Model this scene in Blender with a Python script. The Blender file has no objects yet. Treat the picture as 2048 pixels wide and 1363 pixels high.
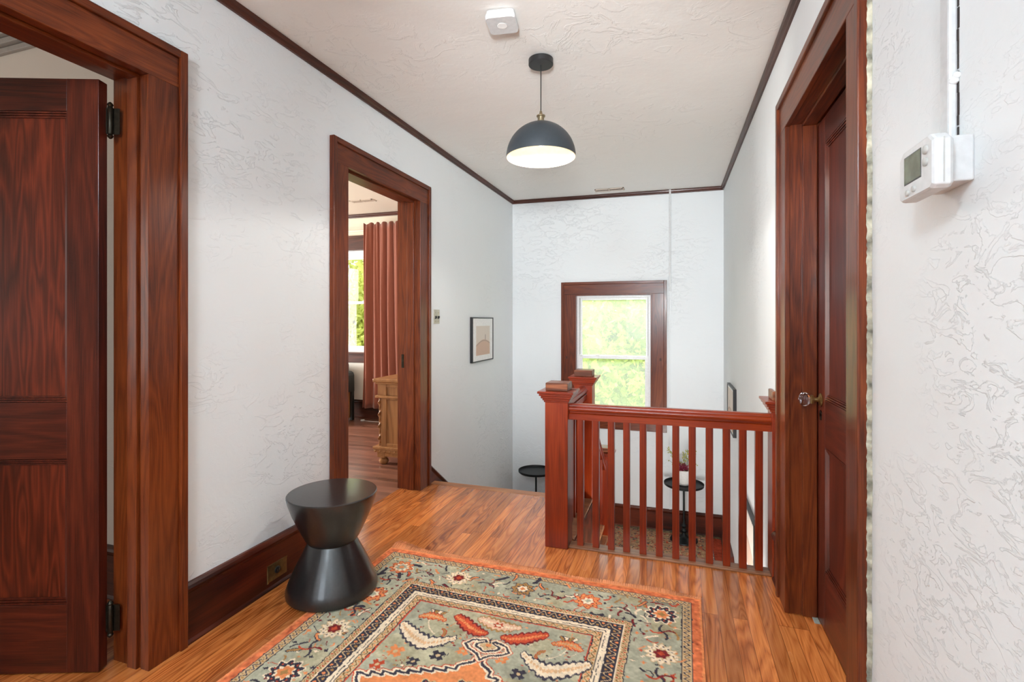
import bpy, math, random
import numpy as np
from mathutils import Vector
random.seed(7)
SC = bpy.context.scene
COL = SC.collection
R = math.radians

# ------------------------------------------------------------------ camera
F, CXP, CYP, H = 1004.0, 1024.0, 641.0, 1.25
YAW = math.atan(328 / 1004)
cam = bpy.data.cameras.new('camera'); camo = bpy.data.objects.new('camera', cam); COL.objects.link(camo)
cam.sensor_width = 36; cam.lens = 36 * F / 2048
cam.shift_x = 0; cam.shift_y = (CYP - 681.5) / 2048
cam.clip_start = 0.02; cam.clip_end = 300
camo.location = (0, 0, H); camo.rotation_euler = (R(90), 0, YAW)
SC.camera = camo
# ------------------------------------------------------------------ view + world + light
SC.view_settings.view_transform = 'Standard'; SC.view_settings.look = 'None'
SC.view_settings.gamma = 1; SC.view_settings.use_curve_mapping = False
SC.view_settings.exposure = 0.5
SC.cycles.max_bounces = 10; SC.cycles.diffuse_bounces = 6; SC.cycles.glossy_bounces = 4
SC.cycles.transparent_max_bounces = 12; SC.cycles.transmission_bounces = 6
SC.cycles.sample_clamp_indirect = 6
w = bpy.data.worlds.new('World'); SC.world = w; w.use_nodes = True
bg = w.node_tree.nodes['Background']; bg.inputs[0].default_value = (0.86, 0.93, 1.0, 1); bg.inputs[1].default_value = 1.4

def fill_spot(loc, target, power, angle, color, radius):
    l = bpy.data.lights.new('far_fill_spot', 'SPOT'); l.energy = power; l.color = color; l.spot_size = angle; l.spot_blend = 1; l.shadow_soft_size = radius
    o = bpy.data.objects.new('far_fill_spot', l); COL.objects.link(o); o.location = loc
    o.rotation_euler = (Vector(target)-Vector(loc)).to_track_quat('-Z', 'Y').to_euler()
fill_spot((-.03, -.35, 1.60), (-1.02, 5.5, 2.20), 400, R(56), (.92, .97, 1), .16)   # added spot beside the camera that brightens the far hall
def light(name, kind, loc, rot, power, color=(1, 1, 1), size=1, size_y=None, parent=None):
    l = bpy.data.lights.new(name, kind); l.energy = power; l.color = color
    if kind == 'AREA':
        l.shape = 'RECTANGLE'; l.size = size; l.size_y = size_y or size
    elif kind == 'SPOT': l.shadow_soft_size = size
    elif kind == 'SUN':
        l.angle = R(3)
    else:
        l.shadow_soft_size = size
    o = bpy.data.objects.new(name, l); COL.objects.link(o)
    o.location = loc; o.rotation_euler = rot
    if parent: o.parent = parent; o.location = Vector(loc) - parent.location
    return o
light('sun', 'SUN', (0, -5, 12), (R(38), R(-14), 0), 4.2, (1, .96, .88))
light('hall_back_fill', 'AREA', (-.70, -2.75, 1.45), (R(90), 0, 0), 30, (.80, .90, 1.0), 1.5, 1.7)  # fill panel added outside the unseen back opening
light('stair_window_daylight', 'AREA', (-.655, 7.6, 3.6), (R(-52), 0, 0), 150, (.90, .96, 1), 2.4, 1.8)
light('bedroom_window_daylight', 'AREA', (-4.1, 7.6, 3.9), (R(-52), 0, 0), 260, (1, 1, .97), 2.4, 1.8)
light('bedroom_side_fill', 'AREA', (-5.9, 3.6, 1.5), (R(90), 0, R(-90)), 120, (1, .98, .94), 1.4, 1.5)  # unseen fill panel added inside the bedroom to brighten it
light('front_room_fill', 'AREA', (-4.6, -1.3, 1.5), (R(90), 0, R(-40)), 26, (1, .98, .95), 1.4, 1.5)  # unseen fill panel added inside the front room
light('stairwell_fill', 'AREA', (-.02, 2.95, -.50), (R(88), 0, 0), 15, (1, .98, .95), .5, .3)  # fill panel added under the hall floor, brightens the landing

# ------------------------------------------------------------------ mesh helpers
class MB:
    def __init__(s): s.v = []; s.f = []
    def add(s, vs, fs):
        n = len(s.v); s.v += [tuple(p) for p in vs]; s.f += [tuple(i + n for i in f) for f in fs]; return s
    def box(s, x0, x1, y0, y1, z0, z1):
        x0, x1 = min(x0, x1), max(x0, x1); y0, y1 = min(y0, y1), max(y0, y1); z0, z1 = min(z0, z1), max(z0, z1)
        return s.add([(x0,y0,z0),(x1,y0,z0),(x1,y1,z0),(x0,y1,z0),(x0,y0,z1),(x1,y0,z1),(x1,y1,z1),(x0,y1,z1)],
              [(0,3,2,1),(4,5,6,7),(0,1,5,4),(1,2,6,5),(2,3,7,6),(3,0,4,7)])
    def prism(s, prof, a, b, fn):
        """prof: closed 2-D outline; fn(u,v,t)->xyz ; swept t=a..b"""
        n = len(prof)
        vs = [fn(u, v, a) for u, v in prof] + [fn(u, v, b) for u, v in prof]
        fs = [tuple(range(n))[::-1], tuple(range(n, 2*n))] + [(i, (i+1) % n, n+(i+1) % n, n+i) for i in range(n)]
        return s.add(vs, fs)
    def lathe(s, prof, c=(0,0,0), n=32, caps=True, ax='z'):
        vs = []
        for r, z in prof:
            for k in range(n):
                a = 2*math.pi*k/n; p = (r*math.cos(a), r*math.sin(a), z)
                if ax == 'x': p = (z, r*math.cos(a), r*math.sin(a))
                if ax == 'y': p = (r*math.cos(a), z, r*math.sin(a))
                vs.append((c[0]+p[0], c[1]+p[1], c[2]+p[2]))
        fs = []
        for i in range(len(prof)-1):
            for k in range(n):
                fs.append((i*n+k, i*n+(k+1) % n, (i+1)*n+(k+1) % n, (i+1)*n+k))
        if caps:
            fs.append(tuple(range(n))[::-1]); fs.append(tuple(range((len(prof)-1)*n, len(prof)*n)))
        return s.add(vs, fs)
    def tube(s, pts, r, n=8):
        pts = [Vector(p) for p in pts]; rings = []
        for i, p in enumerate(pts):
            d = (pts[min(i+1, len(pts)-1)] - pts[max(i-1, 0)]).normalized()
            u = d.cross(Vector((0,0,1))) if abs(d.z) < .95 else d.cross(Vector((1,0,0)))
            u.normalize(); v = d.cross(u)
            rr = r[i] if isinstance(r, (list, tuple)) else r
            rings.append([p + u*rr*math.cos(2*math.pi*k/n) + v*rr*math.sin(2*math.pi*k/n) for k in range(n)])
        fs = [(i*n+k, i*n+(k+1) % n, (i+1)*n+(k+1) % n, (i+1)*n+k) for i in range(len(pts)-1) for k in range(n)]
        fs += [tuple(range(n))[::-1], tuple(range((len(pts)-1)*n, len(pts)*n))]
        return s.add([p for g in rings for p in g], fs)
    def ball(s, c, r, n=8, sz=1):
        prof = [(max(1e-4, r*math.sin(math.pi*i/n)), -r*sz*math.cos(math.pi*i/n)) for i in range(n+1)]
        return s.lathe(prof, c, max(6, n+2))

WP = {}   # world position of empties
def tag(o, label=None, cat=None, group=None, kind=None):
    if label: o['label'] = label
    if cat: o['category'] = cat
    if group: o['group'] = group
    if kind: o['kind'] = kind
    return o
def thing(name, label, cat, loc=(0,0,0), rz=0, group=None, kind=None):
    o = bpy.data.objects.new(name, None); COL.objects.link(o); o.empty_display_size = .1
    o.location = loc; o.rotation_euler = (0, 0, rz); WP[o.name] = Vector(loc)
    return tag(o, label, cat, group, kind)
def obj(name, mb, mat, parent=None, bevel=0, smooth=False, origin=None, local=False):
    """mesh given in world coordinates (local=True: in the parent's frame)"""
    off = Vector(origin) if origin else Vector((0,0,0))
    base = Vector((0,0,0))
    if parent is not None:
        base = WP.get(parent.name, Vector((0,0,0)))
        if not origin: off = base
    if local: off = Vector((0,0,0)); base = Vector((0,0,0))
    me = bpy.data.meshes.new(name)
    me.from_pydata([tuple(Vector(p) - off) for p in mb.v], [], mb.f); me.validate(); me.update()
    import bmesh
    bm = bmesh.new(); bm.from_mesh(me); bmesh.ops.recalc_face_normals(bm, faces=bm.faces); bm.to_mesh(me); bm.free()
    if smooth:
        me.polygons.foreach_set('use_smooth', [True]*len(me.polygons))
        try: me.set_sharp_from_angle(angle=R(40))
        except Exception: pass
    o = bpy.data.objects.new(name, me); COL.objects.link(o)
    if mat: me.materials.append(mat)
    if parent is not None:
        o.parent = parent; o.location = off - base
        WP[o.name] = off
    else:
        o.location = off; WP[o.name] = off
    if bevel:
        b = o.modifiers.new('bevel', 'BEVEL'); b.width = bevel; b.segments = 2; b.limit_method = 'ANGLE'; b.angle_limit = R(50)
    return o
def copy_tree(o, parent=None):
    c = o.copy(); COL.objects.link(c); c.parent = parent
    for ch in list(o.children): copy_tree(ch, c)
    return c

# ------------------------------------------------------------------ materials
def newmat(name):
    m = bpy.data.materials.new(name); m.use_nodes = True
    return m, m.node_tree.nodes, m.node_tree.links, m.node_tree.nodes['Principled BSDF']
def setp(b, **k):
    for a, v in k.items():
        n = {'rough':'Roughness','metal':'Metallic','coat':'Coat Weight','coatr':'Coat Roughness','spec':'Specular IOR Level','sheen':'Sheen Weight','trans':'Transmission Weight','ior':'IOR'}[a]
        b.inputs[n].default_value = v
def plain(name, c, rough=.5, metal=0, bump=0, bscale=60, var=.06, **k):
    m, N, L, b = newmat(name); setp(b, rough=rough, metal=metal, **k)
    tc = N.new('ShaderNodeTexCoord'); n = N.new('ShaderNodeTexNoise'); n.inputs['Scale'].default_value = bscale; n.inputs['Detail'].default_value = 4
    L.new(tc.outputs['Object'], n.inputs['Vector'])
    r = N.new('ShaderNodeValToRGB'); L.new(n.outputs['Fac'], r.inputs[0])
    r.color_ramp.elements[0].position = .3; r.color_ramp.elements[1].position = .7
    r.color_ramp.elements[0].color = tuple(x*(1-var) for x in c) + (1,); r.color_ramp.elements[1].color = tuple(min(1, x*(1+var)) for x in c) + (1,)
    L.new(r.outputs[0], b.inputs['Base Color'])
    if bump:
        bp = N.new('ShaderNodeBump'); bp.inputs['Strength'].default_value = bump; bp.inputs['Distance'].default_value = .004
        L.new(n.outputs['Fac'], bp.inputs['Height']); L.new(bp.outputs[0], b.inputs['Normal'])
    return m
def math_(N, L, op, a, b=None, c=None):
    n = N.new('ShaderNodeMath'); n.operation = op
    for i, x in enumerate((a, b, c)):
        if x is None: continue
        if isinstance(x, (int, float)): n.inputs[i].default_value = x
        else: L.new(x, n.inputs[i])
    return n.outputs[0]
def mix_(N, L, fac, a, b, mode='MIX'):
    n = N.new('ShaderNodeMix'); n.data_type = 'RGBA'; n.blend_type = mode
    for s, x in ((n.inputs[0], fac), (n.inputs[6], a), (n.inputs[7], b)):
        if isinstance(x, (int, float)): s.default_value = x
        elif isinstance(x, tuple): s.default_value = x + (1,) if len(x) == 3 else x
        else: L.new(x, s)
    return n.outputs[2]
def wood(name, dark, mid, lite, axis='z', rough=.34, coat=.12, rings=9, across=7, figure=.6, planks=None, bump=.15, fine=170):
    """stained timber, grain along axis; contour lines of a stretched noise give the cathedral figure"""
    m, N, L, b = newmat(name); setp(b, rough=rough, coat=coat, coatr=.15, spec=.28)
    tc = N.new('ShaderNodeTexCoord'); vec = tc.outputs['Object']; plank_col = None; gap = None
    if planks:
        bw, bl, rot = planks
        mp = N.new('ShaderNodeMapping'); mp.inputs['Rotation'].default_value = (0, 0, rot); L.new(vec, mp.inputs[0])
        br = N.new('ShaderNodeTexBrick'); L.new(mp.outputs[0], br.inputs['Vector'])
        br.inputs['Scale'].default_value = 1; br.inputs['Brick Width'].default_value = bl; br.inputs['Row Height'].default_value = bw
        br.inputs['Mortar Size'].default_value = .0011; br.inputs['Mortar Smooth'].default_value = .3; br.offset = .37; br.offset_frequency = 3; br.squash = .8; br.squash_frequency = 5
        br.inputs['Color1'].default_value = (0,0,0,1); br.inputs['Color2'].default_value = (1,1,1,1); br.inputs['Mortar'].default_value = (.5,.5,.5,1)
        plank_col = br.outputs['Color']; gap = br.outputs['Fac']
        vm = N.new('ShaderNodeVectorMath'); vm.operation = 'SCALE'; L.new(plank_col, vm.inputs[0]); vm.inputs['Scale'].default_value = 37
        va = N.new('ShaderNodeVectorMath'); va.operation = 'ADD'; L.new(vec, va.inputs[0]); L.new(vm.outputs[0], va.inputs[1]); vec = va.outputs[0]
    def stretched(a, l):
        mp = N.new('ShaderNodeMapping'); s = [a, a, a]; s['xyz'.index(axis)] = l
        mp.inputs['Scale'].default_value = s; L.new(vec, mp.inputs[0]); return mp.outputs[0]
    n1 = N.new('ShaderNodeTexNoise'); n1.inputs['Scale'].default_value = 1; n1.inputs['Detail'].default_value = 1.2; n1.inputs['Distortion'].default_value = .25
    L.new(stretched(across, across*.1), n1.inputs['Vector'])
    ring = math_(N, L, 'PINGPONG', math_(N, L, 'MULTIPLY', n1.outputs['Fac'], rings*2.0), 1.0)
    n2 = N.new('ShaderNodeTexNoise'); n2.inputs['Scale'].default_value = 1; n2.inputs['Detail'].default_value = 3
    L.new(stretched(fine, fine*.03), n2.inputs['Vector'])
    n3 = N.new('ShaderNodeTexNoise'); n3.inputs['Scale'].default_value = 1; n3.inputs['Detail'].default_value = 3
    L.new(stretched(3.2, 1.1), n3.inputs['Vector'])
    g = math_(N, L, 'ADD', math_(N, L, 'MULTIPLY', ring, figure), math_(N, L, 'MULTIPLY', n2.outputs['Fac'], 1.0 - figure*.55))
    g = math_(N, L, 'ADD', g, math_(N, L, 'MULTIPLY', math_(N, L, 'SUBTRACT', n3.outputs['Fac'], .5), 1.1))
    rp = N.new('ShaderNodeValToRGB'); L.new(g, rp.inputs[0]); e = rp.color_ramp.elements
    e[0].position = .18; e[0].color = dark + (1,); e[1].position = 1.0; e[1].color = lite + (1,)
    k = e.new(.55); k.color = mid + (1,)
    col = rp.outputs[0]
    if planks:
        hv = N.new('ShaderNodeHueSaturation'); L.new(col, hv.inputs['Color'])
        L.new(math_(N, L, 'ADD', math_(N, L, 'MULTIPLY', plank_col, .55), .74), hv.inputs['Value'])
        col = mix_(N, L, math_(N, L, 'MULTIPLY', gap, .75), hv.outputs[0], tuple(x*.25 for x in dark))
    L.new(col, b.inputs['Base Color'])
    bp = N.new('ShaderNodeBump'); bp.inputs['Strength'].default_value = bump; bp.inputs['Distance'].default_value = .0015
    hgt = n2.outputs['Fac']
    if planks: hgt = math_(N, L, 'SUBTRACT', hgt, math_(N, L, 'MULTIPLY', gap, 2.0))
    L.new(hgt, bp.inputs['Height']); L.new(bp.outputs[0], b.inputs['Normal'])
    rr = math_(N, L, 'ADD', math_(N, L, 'MULTIPLY', n3.outputs['Fac'], .16), rough-.08); L.new(rr, b.inputs['Roughness'])
    return m
def plaster(name, c, ridge=.5, scale=7, cover=.55, crack=0):
    m, N, L, b = newmat(name); setp(b, rough=.62, spec=.25)
    tc = N.new('ShaderNodeTexCoord'); vec = tc.outputs['Object']
    n = N.new('ShaderNodeTexNoise'); n.inputs['Scale'].default_value = scale; n.inputs['Detail'].default_value = 7; n.inputs['Roughness'].default_value = .62; n.inputs['Distortion'].default_value = 1.3
    mp = N.new('ShaderNodeMapping'); mp.inputs['Rotation'].default_value = (.5, .4, .3); mp.inputs['Scale'].default_value = (1, 1, 2.2); L.new(vec, mp.inputs[0]); L.new(mp.outputs[0], n.inputs['Vector'])
    r1 = N.new('ShaderNodeValToRGB'); L.new(n.outputs['Fac'], r1.inputs[0]); r1.color_ramp.elements[0].position = .53; r1.color_ramp.elements[1].position = .565
    mk = N.new('ShaderNodeTexNoise'); mk.inputs['Scale'].default_value = 1.3; mk.inputs['Detail'].default_value = 3; L.new(vec, mk.inputs['Vector'])
    rm = N.new('ShaderNodeValToRGB'); L.new(mk.outputs['Fac'], rm.inputs[0]); rm.color_ramp.elements[0].position = cover-.12; rm.color_ramp.elements[1].position = cover+.1
    big = N.new('ShaderNodeTexNoise'); big.inputs['Scale'].default_value = 4; big.inputs['Detail'].default_value = 5; L.new(vec, big.inputs['Vector'])
    fine = N.new('ShaderNodeTexNoise'); fine.inputs['Scale'].default_value = 60; fine.inputs['Detail'].default_value = 3; L.new(vec, fine.inputs['Vector'])
    h = math_(N, L, 'MULTIPLY', r1.outputs[0], rm.outputs[0]); h = math_(N, L, 'MULTIPLY', h, ridge)
    h = math_(N, L, 'ADD', h, math_(N, L, 'MULTIPLY', big.outputs['Fac'], 1.2)); h = math_(N, L, 'ADD', h, math_(N, L, 'MULTIPLY', fine.outputs['Fac'], .10))
    bp = N.new('ShaderNodeBump'); bp.inputs['Strength'].default_value = .7; bp.inputs['Distance'].default_value = .006
    L.new(h, bp.inputs['Height']); L.new(bp.outputs[0], b.inputs['Normal'])
    L.new(mix_(N, L, math_(N, L, 'MULTIPLY', big.outputs['Fac'], .5), c, tuple(x*.955 for x in c)), b.inputs['Base Color'])
    return m
def vcol(name, rough=.95):
    m, N, L, b = newmat(name); setp(b, rough=rough, spec=.1)
    a = N.new('ShaderNodeVertexColor'); a.layer_name = 'Col'
    tc = N.new('ShaderNodeTexCoord'); n = N.new('ShaderNodeTexNoise'); n.inputs['Scale'].default_value = 420; L.new(tc.outputs['Object'], n.inputs['Vector'])
    hv = N.new('ShaderNodeHueSaturation'); L.new(a.outputs[0], hv.inputs['Color']); L.new(math_(N, L, 'ADD', math_(N, L, 'MULTIPLY', n.outputs['Fac'], .35), .83), hv.inputs['Value'])
    L.new(hv.outputs[0], b.inputs['Base Color'])
    bp = N.new('ShaderNodeBump'); bp.inputs['Strength'].default_value = .35; bp.inputs['Distance'].default_value = .002; L.new(n.outputs['Fac'], bp.inputs['Height']); L.new(bp.outputs[0], b.inputs['Normal'])
    return m
def glass_pane(name, veil=.12, vc=(.9,.95,.85)):
    m, N, L, b = newmat(name); N.remove(b); out = N['Material Output']
    t = N.new('ShaderNodeBsdfTransparent'); g = N.new('ShaderNodeBsdfGlossy'); g.inputs['Roughness'].default_value = .02
    fr = N.new('ShaderNodeFresnel'); fr.inputs[0].default_value = 1.45
    a = N.new('ShaderNodeMixShader'); L.new(math_(N, L, 'MULTIPLY', fr.outputs[0], .3), a.inputs[0]); L.new(t.outputs[0], a.inputs[1]); L.new(g.outputs[0], a.inputs[2])
    tl = N.new('ShaderNodeBsdfTranslucent'); tl.inputs[0].default_value = vc + (1,)
    c = N.new('ShaderNodeMixShader'); c.inputs[0].default_value = veil; L.new(a.outputs[0], c.inputs[1]); L.new(tl.outputs[0], c.inputs[2]); L.new(c.outputs[0], out.inputs[0])
    return m
def emit(name, c, s):
    m, N, L, b = newmat(name); b.inputs['Emission Color'].default_value = c + (1,); b.inputs['Emission Strength'].default_value = s; b.inputs['Base Color'].default_value = c + (1,)
    return m

CAS = dict(dark=(.036,.006,.002), mid=(.112,.0205,.0045), lite=(.205,.044,.009))     # door and window casings
W = {}
for ax in 'xyz':
    W['cas'+ax] = wood('stained_casing_wood_'+ax, **CAS, axis=ax, rings=9, across=12, figure=.28, fine=300)
    W['door'+ax] = wood('dark_door_wood_'+ax, (.022,.0045,.003), (.068,.011,.005), (.14,.024,.009), ax, rings=8, across=8, figure=.25, fine=260)
    W['crown'+ax] = wood('crown_wood_'+ax, (.022,.007,.004), (.055,.014,.007), (.10,.026,.013), ax, figure=.3, rough=.4)
    W['base'+ax] = wood('baseboard_wood_'+ax, (.022,.005,.003), (.070,.012,.005), (.14,.025,.009), ax, rings=5, across=6)
    W['rail'+ax] = wood('railing_wood_'+ax, (.080,.008,.002), (.215,.021,.0035), (.33,.045,.007), ax, rings=4, across=9, figure=.3, rough=.30, coat=.2)
    W['oak'+ax] = wood('golden_oak_'+ax, (.20,.085,.030), (.34,.155,.058), (.44,.22,.09), ax, rings=6, across=8, figure=.25)
W['worn'] = wood('worn_post_top', (.05,.014,.007), (.135,.038,.016), (.30,.10,.042), 'x', rings=5, across=14, rough=.35)
W['panel'] = wood('flame_figured_door_panel', (.040,.007,.003), (.085,.013,.005), (.17,.026,.009), 'z', rings=6, across=20, figure=.5, fine=260)
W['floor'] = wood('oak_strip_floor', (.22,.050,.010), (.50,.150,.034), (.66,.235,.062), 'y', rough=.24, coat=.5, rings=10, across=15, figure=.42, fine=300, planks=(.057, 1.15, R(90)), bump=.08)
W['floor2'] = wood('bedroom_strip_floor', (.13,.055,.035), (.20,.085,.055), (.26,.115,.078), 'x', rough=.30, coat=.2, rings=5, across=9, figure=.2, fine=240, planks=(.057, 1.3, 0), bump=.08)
M = dict(
    wall=plaster('white_plaster', (.775,.80,.805), .55, 7, .56), wallr=plaster('rough_white_plaster', (.775,.80,.805), .42, 13, .60),
    ceil=plaster('cream_ceiling_plaster', (.84,.825,.79), .35, 6, .5), bwall=plaster('beige_bedroom_plaster', (.74,.66,.54), .2, 6),
    bceil=plaster('bedroom_ceiling_plaster', (.74,.66,.57), .2, 6), bwhite=plaster('bedroom_lower_wall', (.78,.76,.70), .2, 6),
    black=plain('matte_black_paint', (.012,.012,.013), .38, bump=.1, bscale=120), blackmetal=plain('black_metal', (.012,.014,.014), .42, .6),
    stool=plain('ebonised_wood', (.012,.0115,.0115), .30, bump=.04, bscale=90, var=.25, coat=.5, coatr=.14),
    shade=plain('graphite_shade', (.030,.038,.045), .42, .2), shadein=plain('cream_shade_lining', (.86,.76,.58), .5),
    brass=plain('aged_brass', (.36,.25,.10), .32, .9, var=.2), antique=plain('antique_brass', (.30,.24,.15), .35, .9), darkbrass=plain('dark_bronze_hinge', (.03,.024,.016), .4, .8, var=.3),
    vinyl=plain('white_vinyl', (.80,.80,.79), .35), whitep=plain('white_plastic', (.58,.585,.585), .45), cream=plain('cream_paint', (.72,.66,.54), .5),
    lcd=plain('grey_green_screen', (.16,.17,.12), .15, bscale=25, var=.35), grey=plain('grey_button', (.42,.42,.40), .5), seam=plain('dark_gasket', (.08,.08,.08), .8),  # gasket is an even near-black, used on the screen bezel
    plate=plain('tarnished_switch_plate', (.46,.43,.36), .4, .3, bscale=90, var=.15), curtain=plain('terracotta_velvet', (.25,.070,.037), .85, bump=.2, bscale=300, sheen=.4),
    leather=plain('black_leather', (.015,.017,.016), .35, bump=.2), ceramic=plain('white_ceramic', (.82,.81,.78), .3), petal=plain('crimson_petals', (.22,.005,.035), .7, var=.4),
    sprig=plain('yellow_green_sprigs', (.42,.42,.10), .7, var=.3), stem=plain('green_stems', (.12,.16,.05), .7), mat=plain('white_mat_board', (.82,.82,.80), .8),
    glassclear=glass_pane('window_glass', .0), screened=glass_pane('screened_window_glass', .16), grille=plain('vent_paint', (.60,.50,.42), .5), dark=plain('dark_gap', (.03,.02,.018), .9),
    bark=plain('bark', (.16,.12,.08), .9), leaf=plain('sunlit_leaves', (.55,.64,.14), .6, bscale=.8, var=.3), leaf2=plain('pale_leaves', (.66,.68,.20), .6, bscale=.8, var=.3),
    grass=plain('lawn_grass', (.35,.45,.12), .9, bscale=3, var=.2), nosing=wood('stair_nosing_wood', (.16,.05,.018), (.40,.15,.055), (.55,.25,.10), 'x', figure=.3),
    shoe=wood('dusty_shoe_board', (.12,.05,.025), (.28,.12,.055), (.42,.22,.12), 'x', figure=.3, rough=.4), lint=plain('grey_putty', (.30,.33,.30), .8),
    crack=plain('crumbling_plaster_edge', (.33,.31,.24), .95, bump=.6, bscale=28, var=.75),
)

# ------------------------------------------------------------------ room shell
XL, XLB, XR, YF = -1.806, -1.96, .463, 5.55
def cz(x, y):
    """underside of the slightly sagging ceiling"""
    yl = min(max(y, 1.4), 5.55)
    zl = 2.562 + .0072*yl + .040; zr = 2.585 - .0253*(5.55 - yl) + .040
    return zl + (zr - zl)*(x - XL)/(XR - XL)
def wall_y(mb, x0, x1, ya, yb, za, zb, holes):
    """wall along y with rectangular holes (y0,y1,z0,z1)"""
    ys = ya
    for (h0, h1, g0, g1) in sorted(holes):
        mb.box(x0, x1, ys, h0, za, zb)
        if g0 > za: mb.box(x0, x1, h0, h1, za, g0)
        mb.box(x0, x1, h0, h1, g1, zb); ys = h1
    mb.box(x0, x1, ys, yb, za, zb)
def wall_x(mb, y0, y1, xa, xb, za, zb, holes):
    xs = xa
    for (h0, h1, g0, g1) in sorted(holes):
        mb.box(xs, h0, y0, y1, za, zb)
        if g0 > za: mb.box(h0, h1, y0, y1, za, g0)
        mb.box(h0, h1, y0, y1, g1, zb); xs = h1
    mb.box(xs, xb, y0, y1, za, zb)
def S(name, mb, mat, label, cat='wall', **k):
    return tag(obj(name, mb, mat, **k), label, cat, kind='structure')
D1 = (.50, 1.298, 0, 2.130); D2 = (2.447, 3.298, 0, 2.130)
mb = MB(); wall_y(mb, XLB, XL, -2.6, YF, -3.0, 2.80, [(D1[0]-.02, D1[1]+.02, -.26, 2.15), (D2[0]-.02, D2[1]+.02, -.26, 2.15)])
S('wall_left', mb, M['wall'], 'white textured plaster wall along the left with two trimmed doorways')
RD = (1.594, 2.407, 0, 2.08)
mb = MB(); wall_y(mb, XR, .66, -2.6, YF, -3.0, 2.80, [(RD[0]-.02, RD[1]+.02, -.26, 2.10)]); mb.box(.66, .72, 1.4, 2.6, -.2, 2.3)  # last box: unseen backing added behind the door to block stray light
S('wall_right', mb, M['wallr'], 'rough white plaster wall on the right around the closed door')
WX0, WX1, WZ0, WZ1 = -1.072, -.245, .205, 1.540
mb = MB(); wall_x(mb, YF, 5.72, XLB, .66, -3.0, 2.80, [(WX0, WX1, WZ0, WZ1)])
S('wall_far', mb, M['wall'], 'white plaster wall at the far end holding the stair window')
mb = MB(); wall_x(mb, -2.72, -2.6, XLB, .66, -.3, 2.80, [(-1.35, -.05, .7, 2.3)])
S('wall_back', mb, M['wall'], 'white plaster wall behind the camera with a tall opening added for fill light')
mb = MB().box(XL, XR, 2.2, 2.32, -3.0, -.25)
S('wall_under_hall', mb, M['wall'], 'white wall under the hall floor closing the lower stairwell')
def ceil_mesh(x0, x1, rows, f):
    mb = MB(); n = len(rows)
    vs = []
    for y in rows: vs += [(x0, y, f(x0, y)), (x1, y, f(x1, y)), (x0, y, 2.80), (x1, y, 2.80)]
    fs = []
    for i in range(n-1):
        a, b = i*4, i*4+4
        fs += [(a, a+1, b+1, b), (a+2, b+2, b+3, a+3), (a, b, b+2, a+2), (a+1, a+3, b+3, b+1)]
    fs += [(0, 2, 3, 1), (4*n-4, 4*n-3, 4*n-1, 4*n-2)]
    return mb.add(vs, fs)
S('ceiling', ceil_mesh(XL, XR, [-2.6, 1.4, 3.5, 5.55], cz), M['ceil'], 'cream plaster hall ceiling above the pendant lamp', 'ceiling')
mb = MB().box(XL, XR, -2.6, 2.80, -.25, 0).box(XL, -.56, 2.80, 3.50, -.25, 0).box(.463, .66, 1.575, 2.426, -.25, 0)
mb.box(XLB, XL, 2.428, 3.317, -.25, 0).box(XLB, XL, .481, 1.317, -.25, 0)
S('floor', mb, W['floor'], 'glossy orange oak strip floor of the hall', 'floor')
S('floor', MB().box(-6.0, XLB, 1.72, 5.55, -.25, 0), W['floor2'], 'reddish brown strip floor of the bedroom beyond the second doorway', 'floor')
S('floor', MB().box(-5.0, XLB, -1.6, 1.60, -.25, 0), W['floor'], 'oak strip floor behind the open door on the left', 'floor')
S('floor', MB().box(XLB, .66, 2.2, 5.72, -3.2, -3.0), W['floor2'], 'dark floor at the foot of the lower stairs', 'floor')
# bedroom and front room shells
BW = (-4.75, -3.42, .845, 2.175)
mb = MB(); wall_x(mb, YF, 5.72, -6.0, XLB, 0, 2.80, [BW]); mb2 = mb
S('wall_bedroom_far', mb, M['bwall'], 'beige bedroom wall around the curtained window')
S('wall_bedroom_dado', MB().box(-6.0, XLB, 5.542, 5.549, 0, .80), M['bwhite'], 'pale lower bedroom wall below the window sill')
mb = MB(); wall_y(mb, -6.12, -6.0, 1.6, 5.72, 0, 2.8, [(2.8, 4.4, .7, 2.2)])
S('wall_bedroom_left', mb, M['bwall'], 'beige bedroom side wall with window, hidden past the second doorway')
S('wall_partition', MB().box(-6.0, XLB, 1.60, 1.72, 0, 2.8), M['bwhite'], 'pale partition wall seen past the edge of the open door')
mb = MB().box(-5.1, XLB, -1.72, -1.6, 0, 2.8).box(-5.1, -5.0, -1.6, 1.6, 0, 2.8)
S('wall_front_room', mb, M['bwhite'], 'pale walls of the front room behind the open door')
S('ceiling', MB().box(-6.0, XLB, 1.72, 5.55, 2.62, 2.8), M['bceil'], 'beige bedroom ceiling seen through the second doorway', 'ceiling')
S('ceiling', MB().box(-5.0, XLB, -1.6, 1.60, 2.70, 2.8), M['bceil'], 'pale front room ceiling above the open door', 'ceiling')

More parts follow.
